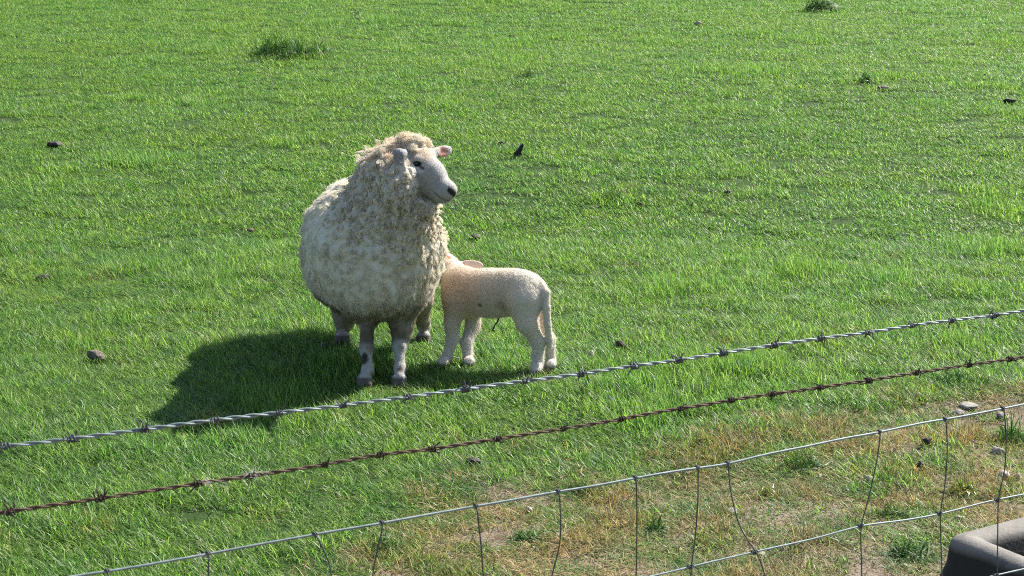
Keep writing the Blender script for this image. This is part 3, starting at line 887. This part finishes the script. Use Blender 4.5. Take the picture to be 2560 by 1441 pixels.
        return pts, np.array([1, 0.8, 0.4])[None] * rad * RNG.uniform(0.8, 1.2, (n, 1)), np.clip(cc * 1.28 * RNG.uniform(0.9, 1.1, (n, 1)), 0, 0.85)
    w = (1 - is_ear) * smooth(0.02, 0.04, V[:, 2])
    pts, rad, colr = fuzz(60000, 0.0040, w, 0.00050)
    o = hair_object('short_wool', pts - base, rad, colr, M_LAMBWOOL, root); o['kind'] = 'stuff'
    lw = w * smooth(0.17, 0.13, V[:, 2])
    pts, rad, colr = fuzz(6000, 0.007, lw, 0.0004, (0.35, 0, -0.5))
    o = hair_object('leg_hair', pts - base, rad, colr, M_LAMBWOOL, root); o['kind'] = 'stuff'
    # dried navel cord under the belly
    cp = [P(1247, 796, 6.70), P(1243, 806, 6.69), P(1237, 813, 6.69), P(1234, 821, 6.69), P(1231, 826, 6.69), P(1236, 828, 6.69)]
    me = tube_mesh('navel_cord', np.array(cp) - base, 0.0028, 6)
    link('navel_cord', me, root, simple_mat('navel_cord_dark', (0.02, 0.015, 0.012), 0.7))

def tube_mesh(name, pts, rad, sides=8, cap=True):
    pts = np.asarray(pts, float); n = len(pts)
    r = np.full(n, rad) if np.isscalar(rad) else np.asarray(rad, float)
    tan = np.gradient(pts, axis=0); tan /= np.linalg.norm(tan, axis=1, keepdims=True) + 1e-12
    u = np.cross(tan[0], (0.3, 0.2, 1.0)); u /= np.linalg.norm(u)
    V = []
    for k in range(n):
        u = u - tan[k] * (u @ tan[k]); u /= np.linalg.norm(u) + 1e-12
        v = np.cross(tan[k], u)
        for j in range(sides):
            a = 2 * math.pi * j / sides
            V.append(pts[k] + r[k] * (u * math.cos(a) + v * math.sin(a)))
    i = (np.arange(n - 1)[:, None] * sides + np.arange(sides)[None])
    j = (np.arange(n - 1)[:, None] * sides + (np.arange(sides)[None] + 1) % sides)
    Q = np.stack([i, j, j + sides, i + sides], -1).reshape(-1, 4)
    V = np.array(V)
    T = []
    if cap:
        V = np.vstack([V, pts[0], pts[-1]])
        for j in range(sides):
            T.append((n * sides, (j + 1) % sides, j)); T.append((n * sides + 1, (n - 1) * sides + j, (n - 1) * sides + (j + 1) % sides))
    return fast_mesh(name, V, quads=Q, tris=T if T else None)
build_lamb()

# ------------------------------------------------------------------ the fence wires
FA = math.radians(27.75)
F0 = np.array([0.1438, 2.7291, 0.0]); FU = np.array([math.cos(FA), math.sin(FA), 0.0]); FN = np.array([-math.sin(FA), math.cos(FA), 0.0])
def on_fence(px, py):
    d = ray(px, py); o = np.array([0, 0, CAM_H])
    t = ((F0 - o) @ FN) / (d @ FN)
    return o + d * t
def fence_s(p): return (p - F0) @ FU
def wire_path(pix, s0, s1, step, wob=0.0, seed=0):
    P = np.array([on_fence(*q) for q in pix]); s = (P - F0) @ FU
    S = np.arange(s0, s1, step)
    co = np.polyfit(s, P[:, 2], 1)
    z = np.interp(S, s, P[:, 2])
    z = np.where(S < s[0], P[0, 2] + (S - s[0]) * co[0], np.where(S > s[-1], P[-1, 2] + (S - s[-1]) * co[0], z))
    ker = np.ones(25) / 25 if step < 0.01 else np.ones(5) / 5
    zp = np.concatenate([2 * z[0] - z[1:13][::-1], z, 2 * z[-1] - z[-13:-1][::-1]]) if step < 0.01 else np.concatenate([2 * z[0] - z[1:3][::-1], z, 2 * z[-1] - z[-3:-1][::-1]])
    z = np.convolve(zp, ker, 'valid')
    pts = F0[None] + S[:, None] * FU[None]; pts = pts.copy(); pts[:, 2] = z
    if wob:
        q = np.stack([S, 0 * S, 0 * S], -1)
        pts += FN[None] * (wob * vnoise(q, 7, seed))[:, None]; pts[:, 2] += wob * vnoise(q, 9, seed + 1)
    return S, pts
def metal(name, c0, c1, rough, metallic, scale=60):
    t = NT(name); co = t.obj()
    n = t.noise(scale, 4, co)
    t.color(t.ramp(n, [(0.3, c0), (0.7, c1)])); t.rough(rough); t.p.inputs['Metallic'].default_value = metallic
    t.bump(t.noise(scale * 6, 3, co), 0.3, 0.0006)
    return t.m
M_GALV = metal('galvanised_wire', (0.11, 0.148, 0.150), (0.22, 0.272, 0.272), 0.55, 0.25)
M_GALVDARK = metal('weathered_zinc', (0.030, 0.035, 0.038), (0.080, 0.09, 0.095), 0.6, 0.3)
M_RUST = metal('rusty_wire', (0.040, 0.026, 0.017), (0.135, 0.088, 0.052), 0.85, 0.1, 120)
M_RUSTDARK = metal('dark_rust', (0.014, 0.010, 0.008), (0.045, 0.027, 0.018), 0.9, 0.1, 120)
def barb_mesh(name, rng, long_tail=False):
    """coil of barb wire wrapped round the two strands, with four cut points; axis along X"""
    Vs, Qs, Ts, off = [], [], [], 0
    for s in (-1, 1):
        ph = rng.uniform(0, 6.28); turns = 1.6
        t = np.linspace(0, 1, 26)
        a = ph + s * 2 * np.pi * turns * t
        R = 0.0052
        coil = np.stack([(t - 0.5) * 0.009 + s * 0.0028, R * np.cos(a), R * np.sin(a)], -1)
        ends = []
        for (e, sg) in ((0, -1), (-1, 1)):
            tang = np.array([0, -np.sin(a[e]), np.cos(a[e])]) * s * sg
            radial = np.array([0, np.cos(a[e]), np.sin(a[e])])
            d = tang * 0.9 + radial * 0.35 + np.array([sg * rng.uniform(0.1, 0.6), 0, 0])
            d /= np.linalg.norm(d)
            L = rng.uniform(0.010, 0.017)
            ends.append([coil[e] + d * L * q for q in (0.35, 0.7, 1.0)])
        path = np.array(ends[0][::-1] + list(coil) + ends[1])
        rad = np.full(len(path), 0.00125); rad[0] = rad[-1] = 0.0003
        me = tube_mesh('tmp', path, rad, 6)
        v = np.zeros(len(me.vertices) * 3, np.float32); me.vertices.foreach_get('co', v)
        Vs.append(v.reshape(-1, 3))
        for p in me.polygons:
            (Qs if len(p.vertices) == 4 else Ts).append([i + off for i in p.vertices])
        off += len(Vs[-1]); bpy.data.meshes.remove(me)
    return fast_mesh(name, np.concatenate(Vs), quads=Qs, tris=Ts)
def barbed_wire(name, pix, label, mat, matd, seed, twist, seg_sag=0.0):
    S, ctr = wire_path(pix, -2.6, 3.6, 0.003, 0.0008, seed)
    origin = F0 + np.array([0, 0, ctr[len(ctr) // 2, 2]])
    root = link(name, None, loc=origin, label=label, cat='barbed wire')
    ph = 2 * np.pi * S / twist + 0.5 * np.sin(S * 9 + seed)
    for k in (0, 1):
        a = ph + k * np.pi
        off = 0.00175 * (np.cos(a)[:, None] * FN[None] + np.sin(a)[:, None] * np.array([[0, 0, 1.0]]))
        link('strand', tube_mesh('strand', ctr + off - origin, 0.00165, 6), root, mat)
    rng = np.random.default_rng(seed)
    variants = [barb_mesh('barb', rng) for _ in range(5)]
    for v in variants: v.materials.append(matd)
    ss = [fence_s(on_fence(*q)) for q in pix[1:-1]]
    ss = sorted(ss); st = 0.1
    while ss[0] > -2.4: ss.insert(0, ss[0] - st * rng.uniform(0.9, 1.1))
    while ss[-1] < 3.4: ss.append(ss[-1] + st * rng.uniform(0.9, 1.1))
    for k, s in enumerate(ss):
        b = link('barb', variants[k % 5], root)
        i = int(np.argmin(np.abs(S - s)))
        b.location = ctr[i] - origin
        b.rotation_euler = (Matrix.Rotation(FA, 3, 'Z') @ Matrix.Rotation(rng.uniform(0, 6.28), 3, 'X')).to_euler()
        sc = rng.uniform(0.72, 1.02); b.scale = (sc, sc, sc)
    return root
GALV_PX = [(0, 1118), (180, 1097), (360, 1074), (540, 1050), (700, 1033), (858, 1014), (1018, 993), (1165, 972), (1310, 953), (1453, 935), (1583, 915), (1697, 902), (1810, 883), (1935, 863), (2050, 846), (2170, 831), (2280, 815), (2378, 802), (2485, 790), (2560, 777)]
RUST_PX = [(0, 1284), (25, 1280), (252, 1247), (497, 1210), (627, 1190), (810, 1163), (950, 1136), (1083, 1122), (1243, 1097), (1408, 1072), (1555, 1048), (1703, 1022), (1827, 1000), (1932, 986), (2050, 970), (2172, 952), (2292, 933), (2423, 912), (2525, 900), (2560, 893)]
barbed_wire('barbed_wire', GALV_PX, 'silvery galvanised twisted barbed wire, the topmost wire of the fence', M_GALV, M_GALVDARK, 5, 0.058)
barbed_wire('barbed_wire', RUST_PX, 'brown rusty twisted barbed wire, second wire from the top of the fence', M_RUST, M_RUSTDARK, 9, 0.050)

def netting():
    top_px = [(200, 1441), (520, 1382), (787, 1335), (955, 1308), (1190, 1268), (1395, 1230), (1588, 1195), (1743, 1168), (1818, 1160), (2097, 1098), (2198, 1082), (2362, 1048), (2507, 1022), (2560, 1012)]
    sec_px = [(1620, 1441), (1725, 1417), (1890, 1380), (2150, 1317), (2355, 1283), (2495, 1248), (2560, 1236)]
    S, top = wire_path(top_px, -2.6, 3.6, 0.02, 0.0022, 3)
    S, sec = wire_path(sec_px, -2.6, 3.6, 0.02, 0.002, 6)
    sec[:, 2] = np.minimum(sec[:, 2], top[:, 2] - 0.11)
    origin = F0.copy()
    root = link('wire_netting', None, loc=origin, label='galvanised woven wire stock netting hung below the barbed wires', cat='fence')
    wires = [top, sec]
    for k in range(1, 5):
        w = sec.copy(); w[:, 2] -= 0.155 * k; w += FN[None] * (0.01 * vnoise(np.stack([S, 0 * S, 0 * S], -1), 1.3, 70 + k))[:, None]
        wires.append(w)
    for k, w in enumerate(wires):
        link('line_wire', tube_mesh('line_wire', w - origin, 0.0021 if k == 0 else 0.00175, 8), root, M_GALV)
    zat = lambda w, s: np.array([F0[0] + s * FU[0], F0[1] + s * FU[1], np.interp(s, S, w[:, 2])])
    # knot: small coil round the line wire
    t = np.linspace(0, 1, 34); a = 2 * np.pi * 2.4 * t
    coil = np.stack([(t - 0.5) * 0.010, 0.0034 * np.cos(a), 0.0034 * np.sin(a)], -1)
    knot_me = tube_mesh('knot', coil, 0.0013, 6); knot_me.materials.append(M_GALVDARK)
    loop = np.stack([(t - 0.5) * 0.004, 0.0036 * np.cos(a * 0.6), 0.0036 * np.sin(a * 0.6)], -1)
    loop_me = tube_mesh('loop_knot', loop, 0.0014, 6); loop_me.materials.append(M_GALVDARK)
    def knot(p, first):
        o = link('knot', loop_me if first else knot_me, root, loc=p - origin)
        o.rotation_euler = (0, 0, FA)
    stays = [[(520, 1381), (519, 1441)], [(787, 1335), (805, 1370), (822, 1405), (828, 1441)], [(955, 1308), (948, 1350), (935, 1400), (928, 1441)],
             [(1190, 1268), (1197, 1330), (1204, 1400), (1205, 1441)], [(1395, 1230), (1400, 1290), (1398, 1360), (1385, 1410), (1375, 1441)],
             [(1588, 1195), (1590, 1300), (1588, 1441)], [(1743, 1168), (1742, 1260), (1735, 1350), (1725, 1416), (1725, 1441)],
             [(1818, 1160), (1822, 1220), (1840, 1300), (1865, 1350), (1890, 1380), (1912, 1441)],
             [(2198, 1082), (2190, 1150), (2170, 1240), (2148, 1316), (2152, 1441)], [(2362, 1048), (2366, 1120), (2360, 1210), (2347, 1282), (2352, 1441)],
             [(2507, 1023), (2513, 1090), (2510, 1170), (2492, 1248), (2491, 1350), (2490, 1441)]]
    rng = np.random.default_rng(4)
    def add_stay(path):
        """path: fence points from the top wire down; goes on to the lowest wire"""
        path = [np.asarray(q) for q in path]
        s_end = fence_s(path[-1])
        for k, w in enumerate(wires):
            z = np.interp(s_end, S, w[:, 2])
            if z < path[-1][2] - 0.02: path.append(zat(w, s_end + rng.normal(0, 0.006)))
        P = np.array(path)
        d = np.r_[0, np.cumsum(np.linalg.norm(np.diff(P, axis=0), axis=1))]
        q = np.linspace(0, d[-1], max(12, int(d[-1] / 0.012)))
        R = np.stack([np.interp(q, d, P[:, c]) for c in range(3)], -1)
        Rs = R.copy(); Rs[1:-1] = (R[:-2] + 2 * R[1:-1] + R[2:]) / 4; Rs[1:-1] = (Rs[:-2] + 2 * Rs[1:-1] + Rs[2:]) / 4
        Rs += FN[None] * -0.0034
        link('stay_wire', tube_mesh('stay_wire', Rs - origin, 0.00125, 6), root, M_GALVDARK)
        for k, w in enumerate(wires):
            m = np.argmin(np.abs(Rs[:, 2] - np.interp((Rs - F0) @ FU, S, w[:, 2])))
            knot(zat(w, fence_s(Rs[m])), k == 0)
    for st in stays: add_stay([on_fence(*q) for q in st])
    ends = [fence_s(on_fence(520, 1381)) - 0.15 * k for k in range(1, 14)] + [fence_s(on_fence(2507, 1023)) + 0.15 * k for k in range(1, 13)]
    for s in ends:
        p = zat(top, s); q = zat(sec, s + rng.normal(0, 0.012))
        add_stay([p, (p + q) / 2 + FU * rng.normal(0, 0.008), q])
netting()

# wisps of wool snagged on the barbs and the netting
def wisps():
    M = wool_material('snagged_wool', 0.4)
    for (px, py, n, spread, L, dx, lab) in ((632, 1183, 34, 0.010, 0.026, -0.3, 'white wisp of snagged wool on a rusty barb, the right one of two'), (515, 1205, 24, 0.009, 0.022, 0.9, 'white wisp of snagged wool on a rusty barb, the left one of two'),
                                  (505, 1393, 24, 0.006, 0.016, -0.4, 'white wisp of wool caught on the netting near the bottom left')):
        c = on_fence(px, py)
        rng = np.random.default_rng(int(px))
        d = np.array([dx, 0, -0.2])[None] + rng.normal(0, 0.75, (n, 3))
        d /= np.linalg.norm(d, axis=1, keepdims=True)
        b = rng.normal(0, 1, (n, 3)); r0 = rng.normal(0, spread * 0.3, (n, 3))
        Ls = L * rng.uniform(0.3, 1.0, n)
        pts = np.stack([r0 + d * (Ls * t)[:, None] + b * (Ls * 0.35 * t * t)[:, None] for t in np.linspace(0, 1, 6)], 1)
        o = hair_object('wool_wisp', pts, np.full((n, 6), 0.00012), np.tile([0.8, 0.79, 0.75], (n, 1)), M, None)
        o.location = c; o['label'] = lab; o['category'] = 'wool wisp'; o['group'] = 'wool snagged on the fence'
wisps()

# ------------------------------------------------------------------ concrete trough behind the fence
def trough():
    zr = 0.36
    def at_z(px, py, z):
        d = ray(px, py); return np.array([0, 0, CAM_H]) + d * ((z - CAM_H) / d[2])
    c = at_z(2352, 1334, zr)
    a = at_z(2560, 1279, zr) - c; a /= np.linalg.norm(a)
    b = np.array([a[1], -a[0], 0.0])
    LA, LB, wall = 1.10, 0.62, 0.075
    # rounded profile swept round the rim: outer face, rounded lip, inner face
    prof = [(-0.030, -0.40), (-0.022, -0.12), (-0.004, -0.075)]
    for k in range(9):
        t = math.pi * (1 - k / 8)
        prof.append((wall / 2 + wall / 2 * math.cos(t), -0.03 + 0.03 * math.sin(t)))
    prof += [(wall + 0.010, -0.10), (wall + 0.035, -0.30)]
    def ring(off, z):
        pts, R = [], 0.05
        r = max(R - off, 0.012)
        cs = [(off + r, off + r, math.pi), (LA - off - r, off + r, 1.5 * math.pi), (LA - off - r, LB - off - r, 0.0), (off + r, LB - off - r, 0.5 * math.pi)]
        for (u, v, s) in cs:
            for k in range(7):
                t = s + 0.5 * math.pi * k / 6
                pts.append(a * (u + r * math.cos(t)) + b * (v + r * math.sin(t)) + np.array([0, 0, z]))
        return pts
    V, Q = [], []
    for (o, z) in prof: V += ring(o, z)
    V = np.array(V); n = 28
    for k in range(len(prof) - 1):
        for j in range(n): Q.append((k * n + j, k * n + (j + 1) % n, (k + 1) * n + (j + 1) % n, (k + 1) * n + j))
    base = len(V); inn = ring(wall + 0.035, -0.30)
    V = np.vstack([V, np.mean(inn, axis=0)])
    T = [((len(prof) - 1) * n + j, (len(prof) - 1) * n + (j + 1) % n, base) for j in range(n)]
    V = V + 0.003 * np.stack([vnoise(V + c, 14, 1), vnoise(V + c, 14, 2), vnoise(V + c, 11, 3)], -1)
    root = link('water_trough', None, loc=c, label='grey concrete water trough behind the fence at the bottom right corner', cat='trough')
    me = fast_mesh('basin', V, quads=np.array(Q), tris=np.array(T))
    t = NT('cast_concrete'); co = t.obj()
    n1, n2, n3 = t.noise(7, 5, co), t.noise(140, 3, co), t.noise(28, 4, co)
    cc = t.ramp(n1, [(0.3, (0.125, 0.115, 0.102)), (0.7, (0.215, 0.20, 0.18))])
    cc = t.mix(t.maprange(n3, 0.5, 0.72, 0, 0.55), cc, (0.075, 0.068, 0.057))
    cc = t.mix(t.maprange(n2, 0.62, 0.72, 0, 0.6), cc, (0.33, 0.32, 0.30))
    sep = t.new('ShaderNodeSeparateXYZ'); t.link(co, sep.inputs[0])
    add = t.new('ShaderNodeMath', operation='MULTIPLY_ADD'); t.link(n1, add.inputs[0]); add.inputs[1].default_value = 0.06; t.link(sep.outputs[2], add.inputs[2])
    cc = t.mix(t.maprange(add.outputs[0], -0.002, 0.022, 0.97, 0.0), cc, (0.011, 0.0105, 0.0098))  # shade below the lip painted into the concrete colour
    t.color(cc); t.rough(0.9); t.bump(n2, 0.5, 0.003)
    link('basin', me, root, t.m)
    wz = -0.13
    wme = new_mesh('water', [tuple(p) for p in ring(wall + 0.0125, wz)], [tuple(range(n))], False)
    w = simple_mat('trough_water', (0.02, 0.028, 0.02), 0.04)
    link('water', wme, root, w)
    return c, a, b
TROUGH = trough()

# ------------------------------------------------------------------ stones, droppings, tussocks
def rock_mesh(name, seed, sx, sy, sz, rough=0.35, sub=3):
    import bmesh
    bm = bmesh.new(); bmesh.ops.create_icosphere(bm, subdivisions=sub, radius=1.0)
    V = np.array([v.co[:] for v in bm.verts])
    d = 1 + rough * fnoise(V, 1.1, seed, 3) + 0.10 * fnoise(V, 4.0, seed + 3, 2)
    V = V * d[:, None]
    rg = np.random.default_rng(seed)
    for _ in range(9):
        pn = rg.normal(0, 1, 3); pn /= np.linalg.norm(pn); lim = rg.uniform(0.55, 0.85)
        ex = np.maximum(V @ pn - lim, 0); V = V - 0.92 * ex[:, None] * pn
    V = V * np.array([sx, sy, sz])
    for v, q in zip(bm.verts, V): v.co = q
    me = bpy.data.meshes.new(name); bm.to_mesh(me); bm.free()
    me.shade_smooth()
    return me
def stone_mat():
    t = NT('field_stone'); co = t.obj()
    n1, n2 = t.noise(22, 4, co), t.noise(160, 3, co)
    inf = t.new('ShaderNodeObjectInfo')
    c = t.ramp(n1, [(0.3, (0.17, 0.155, 0.135)), (0.7, (0.34, 0.32, 0.29))])
    c = t.mix(t.maprange(inf.outputs['Random'], 0, 1, 0, 0.45), c, (0.30, 0.25, 0.20))
    t.color(c); t.rough(0.85); t.bump(n2, 0.5, 0.004); return t.m
def dung_mat():
    t = NT('dry_droppings'); co = t.obj()
    n1 = t.noise(45, 5, co)
    t.color(t.ramp(n1, [(0.3, (0.010, 0.009, 0.006)), (0.75, (0.055, 0.045, 0.030))])); t.rough(0.75); t.bump(n1, 1.0, 0.01); return t.m
def dung_pale_mat():
    t = NT('dried_droppings_pale'); co = t.obj()
    n1 = t.noise(70, 5, co)
    t.color(t.ramp(n1, [(0.3, (0.028, 0.023, 0.017)), (0.65, (0.16, 0.135, 0.10))])); t.rough(0.9); t.bump(n1, 1.0, 0.01); return t.m
M_STONE, M_DUNG, M_DUNGP = stone_mat(), dung_mat(), dung_pale_mat()
STONES = [  # px, py, width px, height px, label
    (1321, 1281, 26, 24, 'pale rounded stone below the top netting wire, left of the others'),
    (1830, 1284, 36, 18, 'flat pale stone beside a bent stay wire of the netting'),
    (2172, 1206, 34, 22, 'angular pinkish stone touching a slanted stay wire'),
    (2051, 1196, 16, 14, 'small pale stone on dry ground left of the angular pinkish stone'),
    (2425, 1019, 42, 18, 'broad grey stone lying just above the netting top wire at right'),
    (2392, 1036, 34, 16, 'low grey stone at the edge of the bare soil, left of the broad one'),
    (2502, 1045, 30, 20, 'grey stone right under a netting knot on the bare soil'),
    (2497, 1134, 32, 24, 'grey stone beside a green tuft near the right edge'),
    (2512, 1197, 34, 26, 'blocky pale stone above the trough near the right edge'),
    (2545, 1200, 18, 22, 'narrow pale stone against the right edge above the trough'),
    (2400, 1300, 22, 14, 'small stone on bare soil next to the trough'),
    (1478, 897, 20, 18, 'small white lump in the grass right of the lamb'),
    (711, 143, 10, 10, 'tiny white stone in front of the dark far tussock'),
    (1905, 1390, 24, 16, 'pale stone under the netting second wire'),
    (2118, 1165, 18, 12, 'flat buff pebble up from the angular pinkish stone'),
    (1745, 64, 16, 9, 'white fleck of stone far up the field'),
]
def put(px, py, name, me, mat, label, cat, group, sink=0.25, hz=0.02, rz=0.0, lift=0.0):
    g = on_ground(px, py)
    o = link(name, me, mat=mat, loc=(g[0], g[1], g[2] + hz * (1 - 2 * sink) + lift), label=label, cat=cat, group=group)
    o.rotation_euler = (0, 0, rz)
    return o
for k, (px, py, w, h, lab) in enumerate(STONES):
    g = on_ground(px, py); sc = np.linalg.norm(g - np.array([0, 0, CAM_H])) / F_PX
    sx, sz = 0.62 * w * sc, 0.62 * h * sc
    put(px, py, 'stone', rock_mesh('stone', 100 + k, sx, sx * 0.8, sz), M_STONE, lab, 'stone', 'stones in the pasture', sink=0.35, hz=sz, rz=k * 1.3, lift=0.012 if py < 1000 else 0.0)
DROPPINGS = [
    (240, 909, 58, 34, 1, 'pale crusted lump of dung in the grass left of the ewe shadow'),
    (135, 371, 50, 20, 0, 'flat black dung pat at the far left'),
    (1255, 366, 18, 12, 0, 'small black dropping left of the upright dark scrap'),
    (625, 587, 26, 16, 1, 'small dry grey dropping left of the ewe'),
    (108, 704, 36, 16, 0, 'dark dung pat near the left edge'),
    (1190, 603, 40, 14, 0, 'dark dropping in the grass just above the lamb'),
    (1552, 877, 28, 26, 0, 'black dropping standing up just above the galvanised barbed wire'),
    (1278, 98, 14, 12, 0, 'tiny black dropping far up the field'),
    (2206, 227, 28, 12, 0, 'flat dark dropping far right up the field'),
    (2316, 1121, 32, 30, 0, 'round dark dropping between two stay wires at right'),
    (2300, 1178, 22, 20, 0, 'small dark dropping below the round one at right'),
    (1180, 1167, 38, 16, 0, 'dark dropping between the rusty wire and the netting'),
    (820, 880, 36, 22, 0, 'dark dropping in shadow beside the ewe hind leg'),
    (1822, 489, 20, 10, 0, 'small dark dropping in the middle of the field at right'),
    (1598, 518, 14, 9, 0, 'tiny dark dropping in the field right of the ewe head'),
    (2525, 262, 30, 14, 0, 'dark dropping at the far right edge of the field'),
]
for k, (px, py, w, h, pale, lab) in enumerate(DROPPINGS):
    g = on_ground(px, py); sc = np.linalg.norm(g - np.array([0, 0, CAM_H])) / F_PX
    sx, sz = 0.52 * w * sc, 0.38 * h * sc
    put(px, py, 'dropping', rock_mesh('dropping', 300 + k, sx, sx * 0.7, max(sz, 0.012), rough=0.95), M_DUNGP if pale else M_DUNG, lab, 'dropping', 'dung in the pasture', sink=0.1, hz=sz, rz=0.4 * (k % 5) - 0.8, lift=0.014)
# dark upright scrap in the middle distance
g = on_ground(1296, 392); sc = np.linalg.norm(g - np.array([0, 0, CAM_H])) / F_PX
prof = [(-11, -4), (10, -4), (7, 8), (13, 22), (12, 30), (4, 24), (-2, 14), (-11, 6)]
V = [(x * sc, -0.012, (z + 4) * sc) for x, z in prof] + [(x * sc, 0.012, (z + 4) * sc) for x, z in prof]
n = len(prof)
Fc = [tuple(range(n)), tuple(range(2 * n - 1, n - 1, -1))] + [(j, n + j, n + (j + 1) % n, (j + 1) % n) for j in range(n)]
me = new_mesh('dark_scrap', V, Fc, False)
link('dark_scrap', me, mat=simple_mat('black_scrap', (0.008, 0.008, 0.009), 0.7), loc=tuple(g), label='black scrap standing upright in the grass right of the ewe head', cat='scrap')

# taller dark tufts
M_TUSS = leaf_material('tussock_blade', (0.022, 0.066, 0.012), (0.045, 0.110, 0.022), (0.080, 0.150, 0.034), (0.12, 0.17, 0.06), rough=0.5, trans=0.3, spec=0.25)
M_TUSSY = leaf_material('yellowing_tuft_blade', (0.07, 0.10, 0.015), (0.16, 0.17, 0.03), (0.28, 0.23, 0.06), (0.40, 0.30, 0.10))
TUFTS = [  # px, py, width px, blade length m, n, material, label
    (728, 140, 165, 0.25, 700, 0, 'tall dark green tussock far behind the ewe'),
    (805, 142, 110, 0.17, 320, 0, 'lower right flank of the dark far tussock'),
    (2065, 28, 90, 0.24, 520, 0, 'dark weedy tussock at the top right of the field'),
    (2160, 208, 40, 0.12, 140, 0, 'small dark tuft up the field at right'),
    (1320, 197, 60, 0.09, 150, 0, 'low dark tuft beyond the ewe head'),
    (820, 205, 60, 0.09, 130, 0, 'low green tuft below the tall far tussock'),
    (1530, 500, 60, 0.09, 150, 0, 'dark tuft in the open field right of the ewe'),
    (2530, 1105, 90, 0.10, 160, 0, 'dark green tuft on the bare soil at the right edge'),
    (2415, 1235, 70, 0.085, 160, 1, 'yellow brown tuft right of the slanted stay wires'),
    (1460, 1230, 90, 0.085, 190, 0, 'green tuft crossed by the netting top wire'),
    (2010, 1170, 110, 0.085, 220, 0, 'broad green tuft left of the small pale stones'),
    (1640, 1330, 60, 0.075, 130, 0, 'green tuft between two straight stay wires'),
    (1930, 1240, 60, 0.07, 140, 1, 'straw yellow tuft left of the slanted stay wire'),
    (2290, 1390, 120, 0.09, 260, 0, 'green tuft left of the trough'),
    (2230, 1290, 80, 0.075, 170, 0, 'green tuft above the second netting wire'),
    (1330, 1350, 70, 0.07, 150, 0, 'green tuft beside the bare patch below the netting wire'),
    (960, 1380, 110, 0.08, 200, 0, 'green tuft at the bottom left of the dry strip'),
    (2400, 960, 150, 0.08, 260, 0, 'dark grass tuft below the rusty wire at right'),
]
for k, (px, py, w, L, nb, mi, lab) in enumerate(TUFTS):
    g = on_ground(px, py); sc = np.linalg.norm(g - np.array([0, 0, CAM_H])) / F_PX
    far = g[1] > 9
    V, Q, T, rnd = blades(nb, 0.5 * w * sc, L, 0.0075 if far else 0.0036, 0.35, 0.9, np.random.default_rng(500 + k))
    rr_ = np.hypot(V[:, 0], V[:, 1]) / (0.5 * w * sc)
    V[:, 2] *= np.clip(1.1 - 0.85 * rr_ ** 2 + 0.5 * fnoise(V * np.array([1, 1, 0]), 6 if far else 14, 77 + k, 2), 0.25, 1.4)
    V[:, 0] += 0.25 * w * sc * fnoise(V * np.array([0, 1, 0]), 5 if far else 12, 177 + k, 2)
    V[:, 2] += ground_h(g[0] + V[:, 0], g[1] + V[:, 1]) - g[2]
    me = fast_mesh('grass_tussock', V, Q, T, smooth_shade=False)
    set_attr(me, 'blade', 'FLOAT', 'POINT', rnd.astype(np.float32))
    link('grass_tussock', me, mat=M_TUSSY if mi else M_TUSS, loc=tuple(g), label=lab, cat='tussock', group='taller tufts in the pasture')
